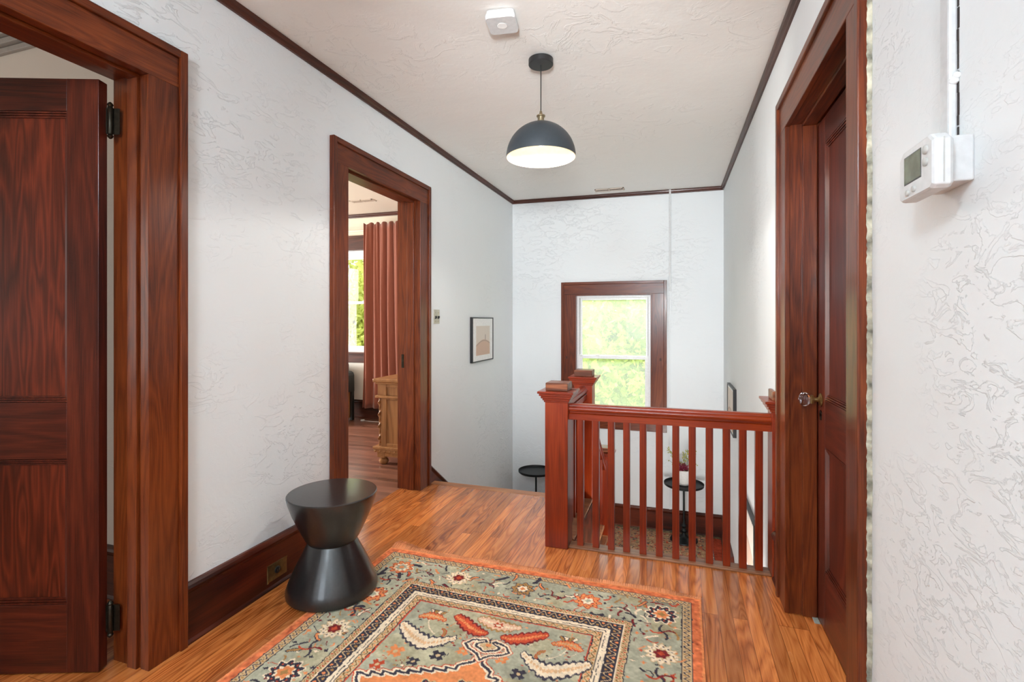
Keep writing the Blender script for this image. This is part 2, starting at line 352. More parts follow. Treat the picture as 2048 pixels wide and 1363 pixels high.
# crown mouldings
def crown(name, a, b, nrm, zf, mat, label, h=.038, d=.026, par=None):
    """a,b wall points (x,y); nrm direction into the room"""
    mb = MB(); prof = [(0,0),(d*.45,0),(d*.55,h*.25),(d*.9,h*.45),(d,h*.75),(d,h),(0,h)]
    pr0 = [(a[0]+nrm[0]*u, a[1]+nrm[1]*u, zf(*a)+v) for u, v in prof]; pr1 = [(b[0]+nrm[0]*u, b[1]+nrm[1]*u, zf(*b)+v) for u, v in prof]
    n = len(prof); mb.add(pr0+pr1, [tuple(range(n)), tuple(range(n, 2*n))[::-1]] + [(i, (i+1) % n, n+(i+1) % n, n+i) for i in range(n)])
    return S(name, mb, mat, label, 'moulding')
cz0 = lambda x, y: cz(x, y) - .040
crown('trim_1', (XL, 1.4), (XL, YF), (1, 0), cz0, W['crowny'], 'thin dark crown moulding along the top of the left wall')
crown('trim_2', (XR, 1.4), (XR, YF), (-1, 0), cz0, W['crowny'], 'thin dark crown moulding along the top of the right wall')
crown('trim_3', (XL, YF), (XR, YF), (0, -1), cz0, W['crownx'], 'thin dark crown moulding across the top of the far wall')
crown('trim_4', (-6, YF), (XLB, YF), (0, -1), lambda x, y: 2.575, W['crownx'], 'dark crown moulding on the bedroom far wall', h=.042, d=.03)
mbc = MB()
for k in range(4): mbc.box(-5.0, XLB, 1.60-.02-.022*k, 1.60, 2.575+.03*k, 2.603+.03*k)
S('trim_5', mbc, M['grey'], 'wide grey ribbed crown moulding above the open door in the front room', 'moulding', bevel=.004)

# doorway casings -------------------------------------------------
def doorway(name, label, side, D, xf, xb, ends=(.14, .15), head=.14, stops=()):
    """side +1: wall face looks toward +x (left wall); face xf, back xb"""
    y0, y1, _, z1 = D; t = thing(name, label, 'door frame', (xf, (y0+y1)/2, 0), kind='structure')
    cf = xf + .020*side; bf = xf + .031*side; a, b = ends; bb = .030
    obj('casing', MB().box(xf, cf, y0-a+bb, y0, 0, z1), W['casz'], t, bevel=.002)
    obj('casing', MB().box(xf, cf, y1, y1+b-bb, 0, z1), W['casz'], t, bevel=.002)
    obj('head_casing', MB().box(xf, cf, y0-a+bb, y1+b-bb, z1, z1+head-bb), W['casy'], t, bevel=.002)
    obj('backband', MB().box(xf, bf, y0-a, y0-a+bb, 0, z1+head), W['casz'], t, bevel=.003)
    obj('backband', MB().box(xf, bf, y1+b-bb, y1+b, 0, z1+head), W['casz'], t, bevel=.003)
    obj('backband', MB().box(xf, bf, y0-a+bb, y1+b-bb, z1+head-bb, z1+head), W['casy'], t, bevel=.003)
    r = .006
    obj('jamb', MB().box(xf, xb, y0-.02, y0-r, 0, z1+.02), W['casz'], t)
    obj('jamb', MB().box(xf, xb, y1+r, y1+.02, 0, z1+.02), W['casz'], t)
    obj('head_jamb', MB().box(xf, xb, y0-r, y1+r, z1+r, z1+.02), W['casy'], t)
    for (sa, sb, pr) in stops:
        obj('door_stop', MB().box(sa, sb, y0-r, y0-r+pr, 0, z1+r-pr), W['casz'], t, bevel=.002)
        obj('door_stop', MB().box(sa, sb, y1+r-pr, y1+r, 0, z1+r-pr), W['casz'], t, bevel=.002)
        obj('door_stop', MB().box(sa, sb, y0-r+.0, y1+r, z1+r-pr, z1+r), W['casy'], t, bevel=.002)
    return t
trim_d1 = doorway('trim_6', 'reddish brown doorway casing nearest the camera on the left, with the open door', 1, D1, XL, XLB-.012, (.14, .145), .141, ((-1.838, -1.885, .013), (-1.800, -1.828, .005)))
trim_d2 = doorway('trim_7', 'reddish brown doorway casing leading to the bedroom with the curtain', 1, D2, XL, XLB-.012, (.142, .155), .138, ((-1.838, -1.895, .013),))
trim_d3 = doorway('trim_8', 'reddish brown doorway casing around the closed door on the right', -1, RD, XR, .640, (.129, .152), .150, ((.509, .563, .012),))
obj('strike_plate', MB().box(-1.945, -1.925, 3.2985, 3.304, .90, 1.00), M['darkbrass'], trim_d2, bevel=.002)
# bedroom-side casings of doorway 2
obj('casing', MB().box(XLB-.02, XLB-.012, 2.30, 2.44, 0, 2.27).box(XLB-.02, XLB-.012, 3.305, 3.44, 0, 2.27), W['casz'], trim_d2)
# ragged plaster edge beside the right casing
ml = MB(); yy = 1.465; z = .02
nl = 260; el = []
for i in range(nl+1):
    zz = .01+2.21*i/nl; w_ = .0045+.0025*math.sin(i*.21)*math.sin(i*.067+1)+random.uniform(-.0016, .0016)
    el += [(XR-.0005, yy-w_, zz), (XR-.010-random.uniform(0, .003), yy-w_*.6, zz), (XR-.010, yy, zz), (XR-.0005, yy, zz)]
ml.add(el, [(a*4+k, a*4+(k+1) % 4, a*4+4+(k+1) % 4, a*4+4+k) for a in range(nl) for k in range(4)])
obj('caulk_edge', ml, M['crack'], trim_d3)

# doors -----------------------------------------------------------
def panel_door(t, wdt, hgt, th, stile, rails, panels, mats):
    """local frame: x 0..wdt from the hinge; the seen face is y=0, the slab runs to y=th"""
    sg = 1 if th > 0 else -1
    for a in (0, wdt-stile):
        obj('stile', MB().box(a, a+stile, 0, th, 0, hgt), mats[0], t, bevel=.0015, local=True)
    for z0, z1 in rails:
        obj('rail', MB().box(stile, wdt-stile, .0005*sg, th-.0005*sg, z0, z1), mats[1], t, bevel=.0015, local=True)
    for z0, z1 in panels:
        obj('door_panel', MB().box(stile-.005, wdt-stile+.005, .012*sg, th-.012*sg, z0-.005, z1+.005), mats[2], t, local=True)
        m3 = MB()
        for f, d in ((0, sg), (th, -sg)):
            for k in range(3):      # fine reeding at top and bottom of each panel, stepping down to it
                ya, yb = f+d*(.0015+.003*k), f+d*.0125
                m3.box(stile, wdt-stile, ya, yb, z1-.0075*(k+1), z1-.0075*k-.0018)
                m3.box(stile, wdt-stile, ya, yb, z0+.0075*k+.0018, z0+.0075*(k+1))
            f0, f1 = f+d*.001, f+d*.0125
            for xa, dx in ((stile, 1), (wdt-stile, -1)):
                m3.add([(xa, f0, z0), (xa+.016*dx, f1, z0), (xa, f1, z0), (xa, f0, z1), (xa+.016*dx, f1, z1), (xa, f1, z1)], [(0,1,2), (3,5,4), (0,3,4,1), (1,4,5,2), (2,5,3,0)])
        obj('panel_bead', m3, mats[0], t, local=True)
th1 = YAW + math.pi + R(2.0)
d1 = thing('door_1', 'dark wood panel door standing open at the left edge, hinged on its right', 'door', (-1.945, 1.236, .006), th1, kind='structure')
# local x runs away from the hinge; front (facing the camera) must be +y side after the turn, so panels are symmetric
panel_door(d1, .79, 2.10, -.04, .11, [(0, .24), (.755, .955), (1.985, 2.10)], [(.24, .755), (.955, 1.985)], (W['doorz'], W['doorx'], W['panel']))
for zc, lab in ((1.965, 'upper'), (.17, 'lower')):
    hm = MB().lathe([(.0035, -.062), (.008, -.058), (.0095, -.052), (.0085, -.047), (.0085, .047), (.0095, .052), (.008, .058), (.0035, .062)], (.0, -.012, zc), 12)
    hg = MB().lathe([(.003,-.066),(.008,-.061),(.010,-.056),(.007,-.050),(.0085,-.048),(.0085,.048),(.007,.050),(.010,.056),(.008,.061),(.003,.066)], (-.018, -.030, zc), 12)
    hg.box(-.018, .002, -.036, -.033, zc-.047, zc+.047).box(-.045, -.018, -.040, -.037, zc-.047, zc+.047)
    obj('hinge', hg, M['darkbrass'], d1, smooth=True, local=True)
d3 = thing('door_3', 'dark wood panel door, closed, with a cut glass knob on the right', 'door', (.566, RD[1]+.003, .008), R(-90), kind='structure')
panel_door(d3, .815, 2.06, .035, .112, [(0, .235), (.735, .925), (1.955, 2.06)], [(.235, .735), (.925, 1.955)], (W['doorz'], W['doorx'], W['doorz']))
kb = MB().lathe([(.026, 0), (.027, -.003), (.022, -.006), (.012, -.009), (.009, -.012), (.009, -.026), (.017, -.028), (.0185, -.032), (.0185, -.037), (.013, -.040)], (.058, 0, .918), 20, ax='y')
kn = obj('doorknob', kb, M['brass'], d3, smooth=True, local=True)
mg, N_, L_, b_ = newmat('cut_glass'); setp(b_, rough=.02, trans=1.0, ior=1.5); b_.inputs['Base Color'].default_value = (.95,.9,.88,1)
kk = obj('glass_knob', MB().lathe([(.012, -.040), (.024, -.046), (.0285, -.055), (.0285, -.066), (.023, -.075), (.012, -.080)], (.058, 0, .918), 8, ax='y'), mg, kn, local=True)
obj('keyhole_plate', MB().lathe([(.0135, 0), (.0135, -.003)], (.055, 0, .862), 16, ax='y').box(.045, .065, -.003, 0, .835, .862), M['darkbrass'], d3, local=True)
obj('putty_patch', MB().box(.545, .566, 2.36, 2.405, .0, .004), M['lint'], trim_d3, bevel=.001)

# baseboards ------------------------------------------------------
def baseboard(name, a, b, nrm, z0, h, label, matk, zb=None):
    """from a to b along the wall; zb lets the far end sit lower (stair skirt)"""
    zb = z0 if zb is None else zb
    prof = [(0,0),(.022,0),(.022,.006),(.014,.016),(.014,h-.042),(.019,h-.034),(.024,h-.028),(.026,h-.018),(.020,h-.008),(.012,h),(0,h)]
    pr0 = [(a[0]+nrm[0]*u, a[1]+nrm[1]*u, z0+v) for u, v in prof]; pr1 = [(b[0]+nrm[0]*u, b[1]+nrm[1]*u, zb+v) for u, v in prof]
    n = len(prof); mb = MB().add(pr0+pr1, [tuple(range(n)), tuple(range(n, 2*n))[::-1]] + [(i, (i+1) % n, n+(i+1) % n, n+i) for i in range(n)])
    return S(name, mb, W[matk], label, 'baseboard')
baseboard('baseboard_left', (XL, 1.443), (XL, 2.305), (1, 0), 0, .235, 'dark red-brown baseboard on the left wall between the two doorways, holding the brass outlet', 'basey')
baseboard('baseboard_left', (XL, 3.453), (XL, 4.60), (1, 0), .16-.235, .235, 'dark stair skirt board descending beside the second doorway', 'basey', .16-.235-.728*1.147)
baseboard('baseboard_left', (XL, 4.60), (XL, YF), (1, 0), -.965, .23, 'dark baseboard along the left side of the stair landing', 'basey')
baseboard('baseboard_far', (XL, YF), (XR, YF), (0, -1), -.965, .23, 'dark baseboard under the stair window behind the side tables', 'basex')
baseboard('baseboard_right', (XR, YF), (XR, 4.59), (-1, 0), -.965, .23, 'dark baseboard along the right side of the landing', 'basey')
baseboard('baseboard_right', (XR, 4.59), (XR, 2.85), (-1, 0), -.965, .23, 'dark skirt board descending with the lower stairs on the right wall', 'basey', -.965-.728*1.74)
baseboard('baseboard_right', (XR, 2.559), (XR, 2.70), (-1, 0), 0, .235, 'short dark baseboard between the right casing and the railing', 'basey')
baseboard('baseboard_right', (XR, -2.6), (XR, 1.465), (-1, 0), 0, .235, 'dark baseboard on the near right wall', 'basey')
baseboard('baseboard_bedroom', (-6, YF-.008), (XLB, YF-.008), (0, -1), 0, .235, 'nearly black baseboard under the bedroom window', 'crownx')
baseboard('baseboard_partition', (-5, 1.60), (XLB, 1.60), (0, -1), 0, .235, 'dark baseboard seen in the gap behind the open door', 'crownx')

# ------------------------------------------------------------------ windows
def window(name, label, x0, x1, z0, z1, meet, yf, cw, mat, castop=.15, pane='screened', yin=.05, stool=True, sashz=0):
    t = thing(name, label, 'window', ((x0+x1)/2, yf, z0), kind='structure')
    # timber casing
    obj('casing', MB().box(x0-cw+.03, x0, yf-.02, yf, z0, z1), mat[0], t, bevel=.002)
    obj('casing', MB().box(x1, x1+cw-.03, yf-.02, yf, z0, z1), mat[0], t, bevel=.002)
    obj('head_casing', MB().box(x0-cw+.03, x1+cw-.03, yf-.02, yf, z1, z1+castop-.028), mat[1], t, bevel=.002)
    bbm = MB().box(x0-cw, x0-cw+.03, yf-.03, yf, z0, z1+castop).box(x1+cw-.03, x1+cw, yf-.03, yf, z0, z1+castop)
    obj('backband', bbm, mat[0], t, bevel=.002)
    obj('backband', MB().box(x0-cw+.03, x1+cw-.03, yf-.03, yf, z1+castop-.028, z1+castop), mat[1], t, bevel=.002)
    rv = MB().box(x0, x0+.012, yf-.018, yf+.12, z0, z1).box(x1-.012, x1, yf-.018, yf+.12, z0, z1).box(x0+.012, x1-.012, yf-.018, yf+.12, z1-.012, z1)
    obj('reveal', rv, mat[0], t)
    if stool:
        obj('window_sill', MB().box(x0-cw-.03, x1+cw+.03, yf-.055, yf+.02, z0-.022, z0), mat[1], t, bevel=.004)
        ap = MB().box(x0-cw, x1+cw, yf-.02, yf, z0-.135, z0-.022).box(x0-cw-.004, x1+cw+.004, yf-.030, yf, z0-.042, z0-.022)
        obj('apron', ap, mat[1], t, bevel=.003)
    # vinyl frame
    a, b, c, d = x0+.012, x1-.012, z0, z1-.012; y = yf+yin
    fr = MB().box(a, a+.028, y, y+.07, c, d).box(b-.028, b, y, y+.07, c, d).box(a+.028, b-.028, y, y+.07, d-.024-sashz, d).box(a+.028, b-.028, y, y+.07, c, c+.03)
    obj('window_frame', fr, M['vinyl'], t, bevel=.002)
    a += .028; b -= .028; d -= .024+sashz; c += .03
    up = MB().box(a, a+.026, y+.035, y+.06, meet, d).box(b-.026, b, y+.035, y+.06, meet, d).box(a+.026, b-.026, y+.035, y+.06, d-.026, d).box(a+.026, b-.026, y+.035, y+.06, meet-.012, meet+.012)
    u = obj('upper_sash', up, M['vinyl'], t, bevel=.002)
    obj('pane', MB().box(a+.024, b-.024, y+.046, y+.049, meet, d-.024), M[pane], u)
    lo = MB().box(a, a+.034, y+.004, y+.030, c, meet+.004).box(b-.034, b, y+.004, y+.030, c, meet+.004).box(a+.034, b-.034, y+.004, y+.030, meet-.024, meet+.008).box(a+.034, b-.034, y+.004, y+.030, c, c+.045)
    l = obj('lower_sash', lo, M['vinyl'], t, bevel=.002)
    obj('pane', MB().box(a+.032, b-.032, y+.016, y+.019, c+.04, meet-.022), M[pane], l)
    for fx in (.27, .68):
        cx_ = a + (b-a)*fx
        obj('sash_latch', MB().box(cx_-.022, cx_+.022, y+.0, y+.02, meet+.008, meet+.014).box(cx_-.012, cx_+.012, y+.0, y+.016, meet+.014, meet+.020), M['vinyl'], l, bevel=.002)
    obj('track_line', MB().box(a+.001, a+.005, y+.002, y+.034, meet+.02, d), M['grey'], t); obj('track_line', MB().box(b-.005, b-.001, y+.002, y+.034, meet+.02, d), M['grey'], t)
    return t
w1 = window('window_1', 'wood-framed double-hung stair window with white sashes and green view, behind the newel posts', WX0, WX1, WZ0, WZ1, .853, YF, .153, (W['casz'], W['casx']), .138)
for x, z in ((-1.165, .84), (-.155, .84)): obj('bracket_stub', MB().box(x-.008, x+.008, YF-.027, YF-.02, z-.014, z+.014), W['crownz'], w1, bevel=.002)
w2 = window('window_2', 'bedroom window with cream frame half covered by the terracotta curtain', BW[0], BW[1], BW[2], BW[3], 1.492, YF, .15, (W['crownz'], W['crownx']), .17, pane='glassclear', sashz=.06)
t = thing('fill_window', 'tall unseen window added behind the camera to carry fill light', 'window', (-.7, -2.6, .7), kind='structure')  # unseen window added as an opening for the back fill panel
obj('window_frame', MB().box(-1.35, -1.29, -2.70, -2.62, .7, 2.3).box(-.11, -.05, -2.70, -2.62, .7, 2.3).box(-1.29, -.11, -2.70, -2.62, 2.24, 2.3).box(-1.29, -.11, -2.70, -2.62, .7, .76).box(-1.29, -.11, -2.69, -2.65, 1.48, 1.52), M['vinyl'], t)
obj('casing', MB().box(-1.49, -1.35, -2.6, -2.58, .58, 2.44).box(-.05, .09, -2.6, -2.58, .58, 2.44).box(-1.35, -.05, -2.6, -2.58, 2.3, 2.44).box(-1.35, -.05, -2.6, -2.57, .58, .7), W['casz'], t)

# ------------------------------------------------------------------ stairs
ST = .265; RZ = .193
st = thing('staircase', 'wooden staircase going down past the second doorway to the landing', 'stairs', (-1.18, 3.53, 0))
for k in range(1, 5):
    y0 = 3.53 + ST*(k-1)
    obj('tread', MB().box(XL+.026, -.545, y0-.028, y0+ST, -RZ*k-.028, -RZ*k), M['nosing'], st, bevel=.006)
for k in range(0, 5):
    y0 = 3.502 + ST*k if k else 3.502
    obj('riser', MB().box(XL+.026, -.562, 3.505+ST*k, 3.522+ST*k, -RZ*(k+1)+.0, -RZ*k-.028), W['basex'], st)
prof = [(3.505, -.028)]
for k in range(1, 5): prof += [(3.505+ST*(k-1), -RZ*k-.028), (3.505+ST*k, -RZ*k-.028)]
prof += [(4.60, -.965), (4.60, -1.25), (3.505, -1.25)]
obj('stringer', MB().prism(prof, -.585, -.562, lambda u, v, t_: (t_, u, v)), W['basey'], st)
obj('nosing', MB().box(XL+.001, -.545, 3.46, 3.545, -.028, .0015), M['nosing'], st, bevel=.006)
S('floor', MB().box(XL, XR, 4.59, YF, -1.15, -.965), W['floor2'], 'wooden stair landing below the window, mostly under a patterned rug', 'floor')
lst = thing('lower_staircase', 'lower flight of wooden stairs going down from the landing under the hall', 'stairs', (-.05, 4.59, -.965))
for k in range(1, 9):
    y1 = 4.59 - ST*(k-1)
    obj('tread', MB().box(-.55, XR-.028, y1-ST, y1+.02, -.965-RZ*k-.028, -.965-RZ*k), M['nosing'], lst, bevel=.005)
    obj('riser', MB().box(-.55, XR-.028, y1-.018, y1-.002, -.965-RZ*k+.001, -.965-RZ*(k-1)-.029), W['basex'], lst)
S('wall_under_stairs', MB().box(-.61, -.59, 2.32, 4.59, -3.0, -.98).box(-.61, -.59, 2.32, 3.50, -.98, -.25), M['wall'], 'white wall beneath the upper flight of stairs')
S('trim_9', MB().box(-.56, -.545, 2.815, 3.50, -1.25, -.004).box(-.545, XR, 2.801, 2.815, -.26, -.004), W['basex'], 'dark fascia board lining the edge of the stairwell opening', 'trim')

# ------------------------------------------------------------------ balustrade
bal = thing('stair_balustrade', 'red-brown wooden stair railing with square newel posts, moulded handrail and slim balusters', 'railing', (-.1, 2.765, 0))
def newel(x0, x1, y0, y1, z0, ztop, over=.036):
    """square post, stepped cap moulding, block on top (ztop = top of block)"""
    cap = ztop - .045
    post = obj('newel_post', MB().box(x0, x1, y0, y1, z0, cap-.04), W['railz'], bal, bevel=.003)
    m = MB()
    for (o, a, b) in ((.006, -.062, -.052), (.012, -.052, -.040), (.020, -.040, -.026), (.028, -.026, -.013)):
        m.box(max(x0-o, x0-o), min(x1+o, XR-.001) if x1 > .4 else x1+o, y0-o, y1+o, cap+a, cap+b)
    m.box(x0-over, x1+over if x1 < .4 else XR-.001, y0-over, y1+over, cap-.013, cap)
    obj('newel_cap', m, W['railx'], post, bevel=.003)
    obj('post_top', MB().box(x0+.002, x1-.002 if x1 < .4 else x1, y0+.002, y1-.002, cap, ztop), W['worn'], post, bevel=.004)
    return post
newel(-.690, -.562, 2.700, 2.830, 0, .907)
newel(-.684, -.556, 3.500, 3.628, -.17, .903)
newel(-.684, -.556, 4.500, 4.628, -1.16, .118)
newel(.443, XR-.001, 2.700, 2.830, 0, .907)
RP = [(.029,0),(.029,.031),(.026,.034),(.015,.036),(.015,.045),(.031,.047),(.036,.054),(.036,.062),(.031,.069),(.022,.071),(.022,.075),(.016,.085)]
RP = RP + [(-u, v) for u, v in RP[::-1]]
obj('handrail', MB().prism(RP, -.562, .443, lambda u, v, t_: (t_, 2.765+u, .705+v)), W['railx'], bal, smooth=True)
obj('handrail', MB().prism(RP, 2.830, 3.500, lambda u, v, t_: (-.622+u, t_, .705+v)), W['raily'], bal, smooth=True)
za, zb = .62, -.08
obj('handrail', MB().prism(RP, 3.628, 4.500, lambda u, v, t_: (-.620+u*.8, t_, za+(zb-za)*(t_-3.628)/.872+v)), W['raily'], bal, smooth=True)
obj('shoe_board', MB().box(-.562, .443, 2.722, 2.802, 0, .010), M['shoe'], bal, bevel=.003)
obj('shoe_board', MB().box(-.665, -.550, 2.830, 3.500, 0, .010), M['shoe'], bal, bevel=.003)
bx = [(-.524,-.485),(-.439,-.399),(-.353,-.319),(-.272,-.235),(-.186,-.149),(-.101,-.067),(-.018,.016),(.063,.097),(.146,.180),(.226,.262),(.302,.338),(.378,.410)]
b0 = None
for a, b in bx:
    c = (a+b)/2*.996
    if b0 is None:
        b0 = obj('baluster', MB().box(c-.0175, c+.0175, 2.748, 2.783, .010, .705), W['railz'], bal, bevel=.002, origin=(c, 2.765, .01)); c0 = c
    else:
        k = b0.copy(); COL.objects.link(k); k.location.x += c - c0
for k in range(7):
    y = 2.888 + .083*k + .008
    q = b0.copy(); COL.objects.link(q); q.location = Vector((-.622, y, .010)) - WP[bal.name]
for k in range(1, 4):
    for j in (0, 1):
        y = 3.53 + ST*(k-1) + .135 + .125*j
        if y > 4.47: continue
        zt = za + (zb-za)*(y-3.628)/.872
        obj('baluster', MB().box(-.637, -.602, y-.0175, y+.0175, -RZ*k, zt+.004), W['railz'], bal, bevel=.002)

# ------------------------------------------------------------------ pendant lamp
PX, PY = -.656, 2.483; pc = cz(PX, PY)
pen = thing('pendant_lamp', 'dark grey dome pendant lamp, lit, hanging from the hall ceiling', 'lamp', (PX, PY, pc))
obj('canopy', MB().lathe([(.060, -.030), (.063, -.027), (.063, -.001)], (PX, PY, pc), 40), M['black'], pen, smooth=True)
obj('cord', MB().lathe([(.0028, 2.300), (.0028, pc-.029)], (PX, PY, 0), 8), M['black'], pen)
obj('socket', MB().lathe([(.018, 2.258), (.018, 2.272), (.016, 2.274), (.017, 2.290), (.022, 2.291), (.022, 2.297), (.012, 2.300), (.008, 2.306), (.006, 2.318), (.003, 2.322)], (PX, PY, 0), 24), M['antique'], pen, smooth=True)
RS, ZR = .1775, 2.0825
n = 20
op = [(max(.015, RS*math.cos(math.pi/2*i/n)), ZR + RS*math.sin(math.pi/2*i/n)) for i in range(n+1)]
sh = obj('lamp_shade', MB().lathe(op, (PX, PY, 0), 56, caps=False), M['shade'], pen, smooth=True)
ip = [(max(.015, (RS-.004)*math.cos(math.pi/2*i/n)), ZR + (RS-.004)*math.sin(math.pi/2*i/n)) for i in range(n+1)]
li = obj('shade_lining', MB().lathe(ip, (PX, PY, 0), 56, caps=False).lathe([(RS, ZR), (RS-.004, ZR)], (PX, PY, 0), 56, caps=False), M['shadein'], sh, smooth=True)
obj('bulb', MB().lathe([(.012, .040), (.014, .025), (.030, .005), (.034, -.015), (.028, -.034), (.012, -.046), (.002, -.048)], (PX, PY, 2.19), 20), emit('lit_bulb', (1, .90, .72), 16), pen, smooth=True)
pl = light('pendant_light', 'SPOT', (PX, PY, 2.135), (0,0,0), 26, (1, .97, .92), .03, parent=pen)
pl.data.spot_size = R(164); pl.data.spot_blend = .22

# unseen glowing globe added behind the camera to brighten hall and ceiling
gl = thing('fill_globe', 'unseen glowing white globe added behind the camera as hall fill', 'lamp', (-.72, -.95, 2.50))
obj('canopy', MB().lathe([(.055, 2.47), (.07, 2.48), (.07, cz(-.72, -.95)-.001)], (-.72, -.95, 0), 32), M['antique'], gl, smooth=True)
obj('globe', MB().lathe([(.05, .15), (.11, .12), (.15, .05), (.155, 0), (.14, -.07), (.09, -.125), (.03, -.150), (.001, -.153)], (-.72, -.95, 2.32), 40), emit('fill_globe_glow', (.76, .90, 1), 92), gl, smooth=True)
# ------------------------------------------------------------------ ceiling fittings
sd = thing('smoke_detector', 'white rounded square smoke detector on the ceiling in front of the pendant', 'smoke detector', (-.725, 2.08, cz(-.725, 2.08)), R(8))
def rsq(h, r, n=6):
    pts = []
    for cx_, cy_, a0 in ((h-r, h-r, 0), (-h+r, h-r, 90), (-h+r, -h+r, 180), (h-r, -h+r, 270)):
        for i in range(n+1):
            a = R(a0+90*i/n); pts.append((cx_+r*math.cos(a), cy_+r*math.sin(a)))
    return pts
zc = 0
def stack(prof, levels):
    mb = MB(); n = len(prof); vs = []; fs = []
    for sc_, z in levels: vs += [(x*sc_, y*sc_, z) for x, y in prof]
    for i in range(len(levels)-1): fs += [(i*n+k, i*n+(k+1) % n, (i+1)*n+(k+1) % n, (i+1)*n+k) for k in range(n)]
    fs += [tuple(range(n)), tuple(range((len(levels)-1)*n, len(levels)*n))]
    return mb.add(vs, fs)
obj('housing', stack(rsq(.065, .02), [(.93, 0), (.95, -.014), (1, -.016), (1.01, -.028), (.97, -.036)]), plain('matte_white_detector', (.60,.60,.60), .6), sd, local=True, smooth=True)
obj('test_button', MB().lathe([(.0225, -.0355), (.0225, -.0375), (.020, -.038)], (0, 0, 0), 28), M['mat'], sd, local=True)
obj('button_ring', MB().lathe([(.0225, -.0355), (.0225, -.0366), (.0245, -.0366), (.0245, -.0355)], (0,0,0), 28, caps=False), M['grey'], sd, local=True)
def vent(name, label, x0, x1, y0, y1, z, mat):
    t = thing(name, label, 'vent', ((x0+x1)/2, (y0+y1)/2, z))
    obj('frame', MB().box(x0, x1, y0, y0+.014, z-.006, z).box(x0, x1, y1-.014, y1, z-.006, z).box(x0, x0+.014, y0, y1, z-.006, z).box(x1-.014, x1, y0, y1, z-.006, z).box((x0+x1)/2-.006, (x0+x1)/2+.006, y0, y1, z-.006, z), mat, t)
    obj('duct', MB().box(x0+.01, x1-.01, y0+.01, y1-.01, z-.0015, z-.0005), M['dark'], t)
    m = MB(); k = x0+.02
    while k < x1-.02: m.box(k, k+.005, y0+.014, y1-.014, z-.0055, z-.001); k += .013
    obj('slat', m, mat, t)
vent('ceiling_vent', 'small cream slotted ceiling vent close to the far wall', -.815, -.515, 5.29, 5.385, cz(-.66, 5.34)-.001, M['grille'])
vent('ceiling_vent', 'small ceiling vent in the bedroom seen through the doorway', -3.55, -3.25, 4.87, 4.97, 2.619, M['grille'])

# ------------------------------------------------------------------ stool
prof = [(.188, 0), (.201, .004), (.202, .022), (.188, .060), (.158, .125), (.128, .185), (.109, .222), (.104, .232)]
SXY = (-1.512, 1.952)
so = thing('side_stool', 'black hourglass drum stool standing half on the rug by the left wall', 'stool', SXY + (.0125,))
obj('lower_cone', MB().lathe(prof, SXY + (.0125,), 64), M['stool'], so, smooth=True)
prof = [(.098, .224), (.106, .2265), (.120, .245), (.152, .310), (.176, .365), (.192, .410), (.199, .438), (.199, .444), (.196, .4475), (.190, .448)]
obj('seat_bowl', MB().lathe(prof, SXY + (.0125,), 64), M['stool'], so, smooth=True)

# ------------------------------------------------------------------ wall fittings
th_ = thing('thermostat', 'white wall thermostat box with a grey-green screen on the near right wall', 'thermostat', (XR, 1.055, 1.51))
bb = obj('base_box', MB().box(.424, XR, 1.012, 1.115, 1.480, 1.556), M['whitep'], th_, bevel=.003)
prof = [(-.065, -.040), (-.065, .034), (-.050, .046), (.050, .046), (.065, .034), (.065, -.040), (.056, -.045), (-.056, -.045)]
fb = MB(); pts = [(1.052+u, 1.512+v) for u, v in prof]; n = len(pts); cy_, cz_ = 1.052, 1.512
vs = []; fs = []
for sc_, x in ((.94, .426), (1.0, .420), (1.0, .403), (.985, .399), (.93, .3965)): vs += [(x, cy_+(y-cy_)*sc_, cz_+(z-cz_)*sc_) for y, z in pts]
for i in range(4): fs += [(i*n+k, i*n+(k+1) % n, (i+1)*n+(k+1) % n, (i+1)*n+k) for k in range(n)]
fs += [tuple(range(n)), tuple(range(4*n, 5*n))]
fb.add(vs, fs); body = obj('body', fb, M['whitep'], th_, bevel=.002)
obj('seam', MB().box(.4105, .4125, .9862, .9868, 1.475, 1.548), M['grey'], th_)
obj('screen', MB().box(.3955, .398, 1.030, 1.092, 1.497, 1.543), M['lcd'], th_)
obj('screen_bezel', MB().box(.396, .3975, 1.028, 1.094, 1.495, 1.545), M['seam'], th_)
for y, z, r in ((1.010, 1.535, .0075), (1.010, 1.515, .0075), (1.054, 1.481, .0055), (1.078, 1.479, .0055)):
    obj('button', MB().lathe([(r, 0), (r, -.003), (r*.8, -.0042), (.0005, -.0045)], (.3968, y, z), 18, ax='x'), M['grey'], th_, smooth=True)
rc = thing('conduit', 'white painted wire conduit running up the near right wall above the thermostat', 'conduit', (XR, 1.07, 1.556))
obj('channel', MB().box(.449, XR, 1.062, 1.095, 1.556, cz(XR, 1.07)-.002), M['whitep'], rc, bevel=.004)
mk = MB(); z = 1.56
while z < 2.45:
    h = random.uniform(.01, .04); mk.box(.4615-random.uniform(0,.001), XR-.0002, 1.0595-random.uniform(.0,.002), 1.0625, z, z+h); z += h*random.uniform(.9, 1.15)
obj('paint_gap', mk, M['dark'], rc)
obj('plaster_lump', MB().ball((.457, 1.063, 1.665), .0075, 8).ball((.459, 1.058, 1.672), .006, 8), M['wallr'], rc, smooth=True)
rw = thing('raceway', 'slim white cable raceway running down the far wall beside the window', 'conduit', (-.06, YF, 1.5))
obj('upper_channel', MB().box(-.070, -.050, YF-.030, YF-.0005, 1.565, cz(-.06, YF)-.001), M['whitep'], rw, bevel=.002)
obj('lower_channel', MB().box(-.068, -.054, YF-.010, YF-.0005, -.74, 1.565), M['wall'], rw, bevel=.002)
sw = thing('light_switch', 'tarnished two-gang light switch plate beside the bedroom doorway', 'light switch', (XL, 3.595, 1.28))
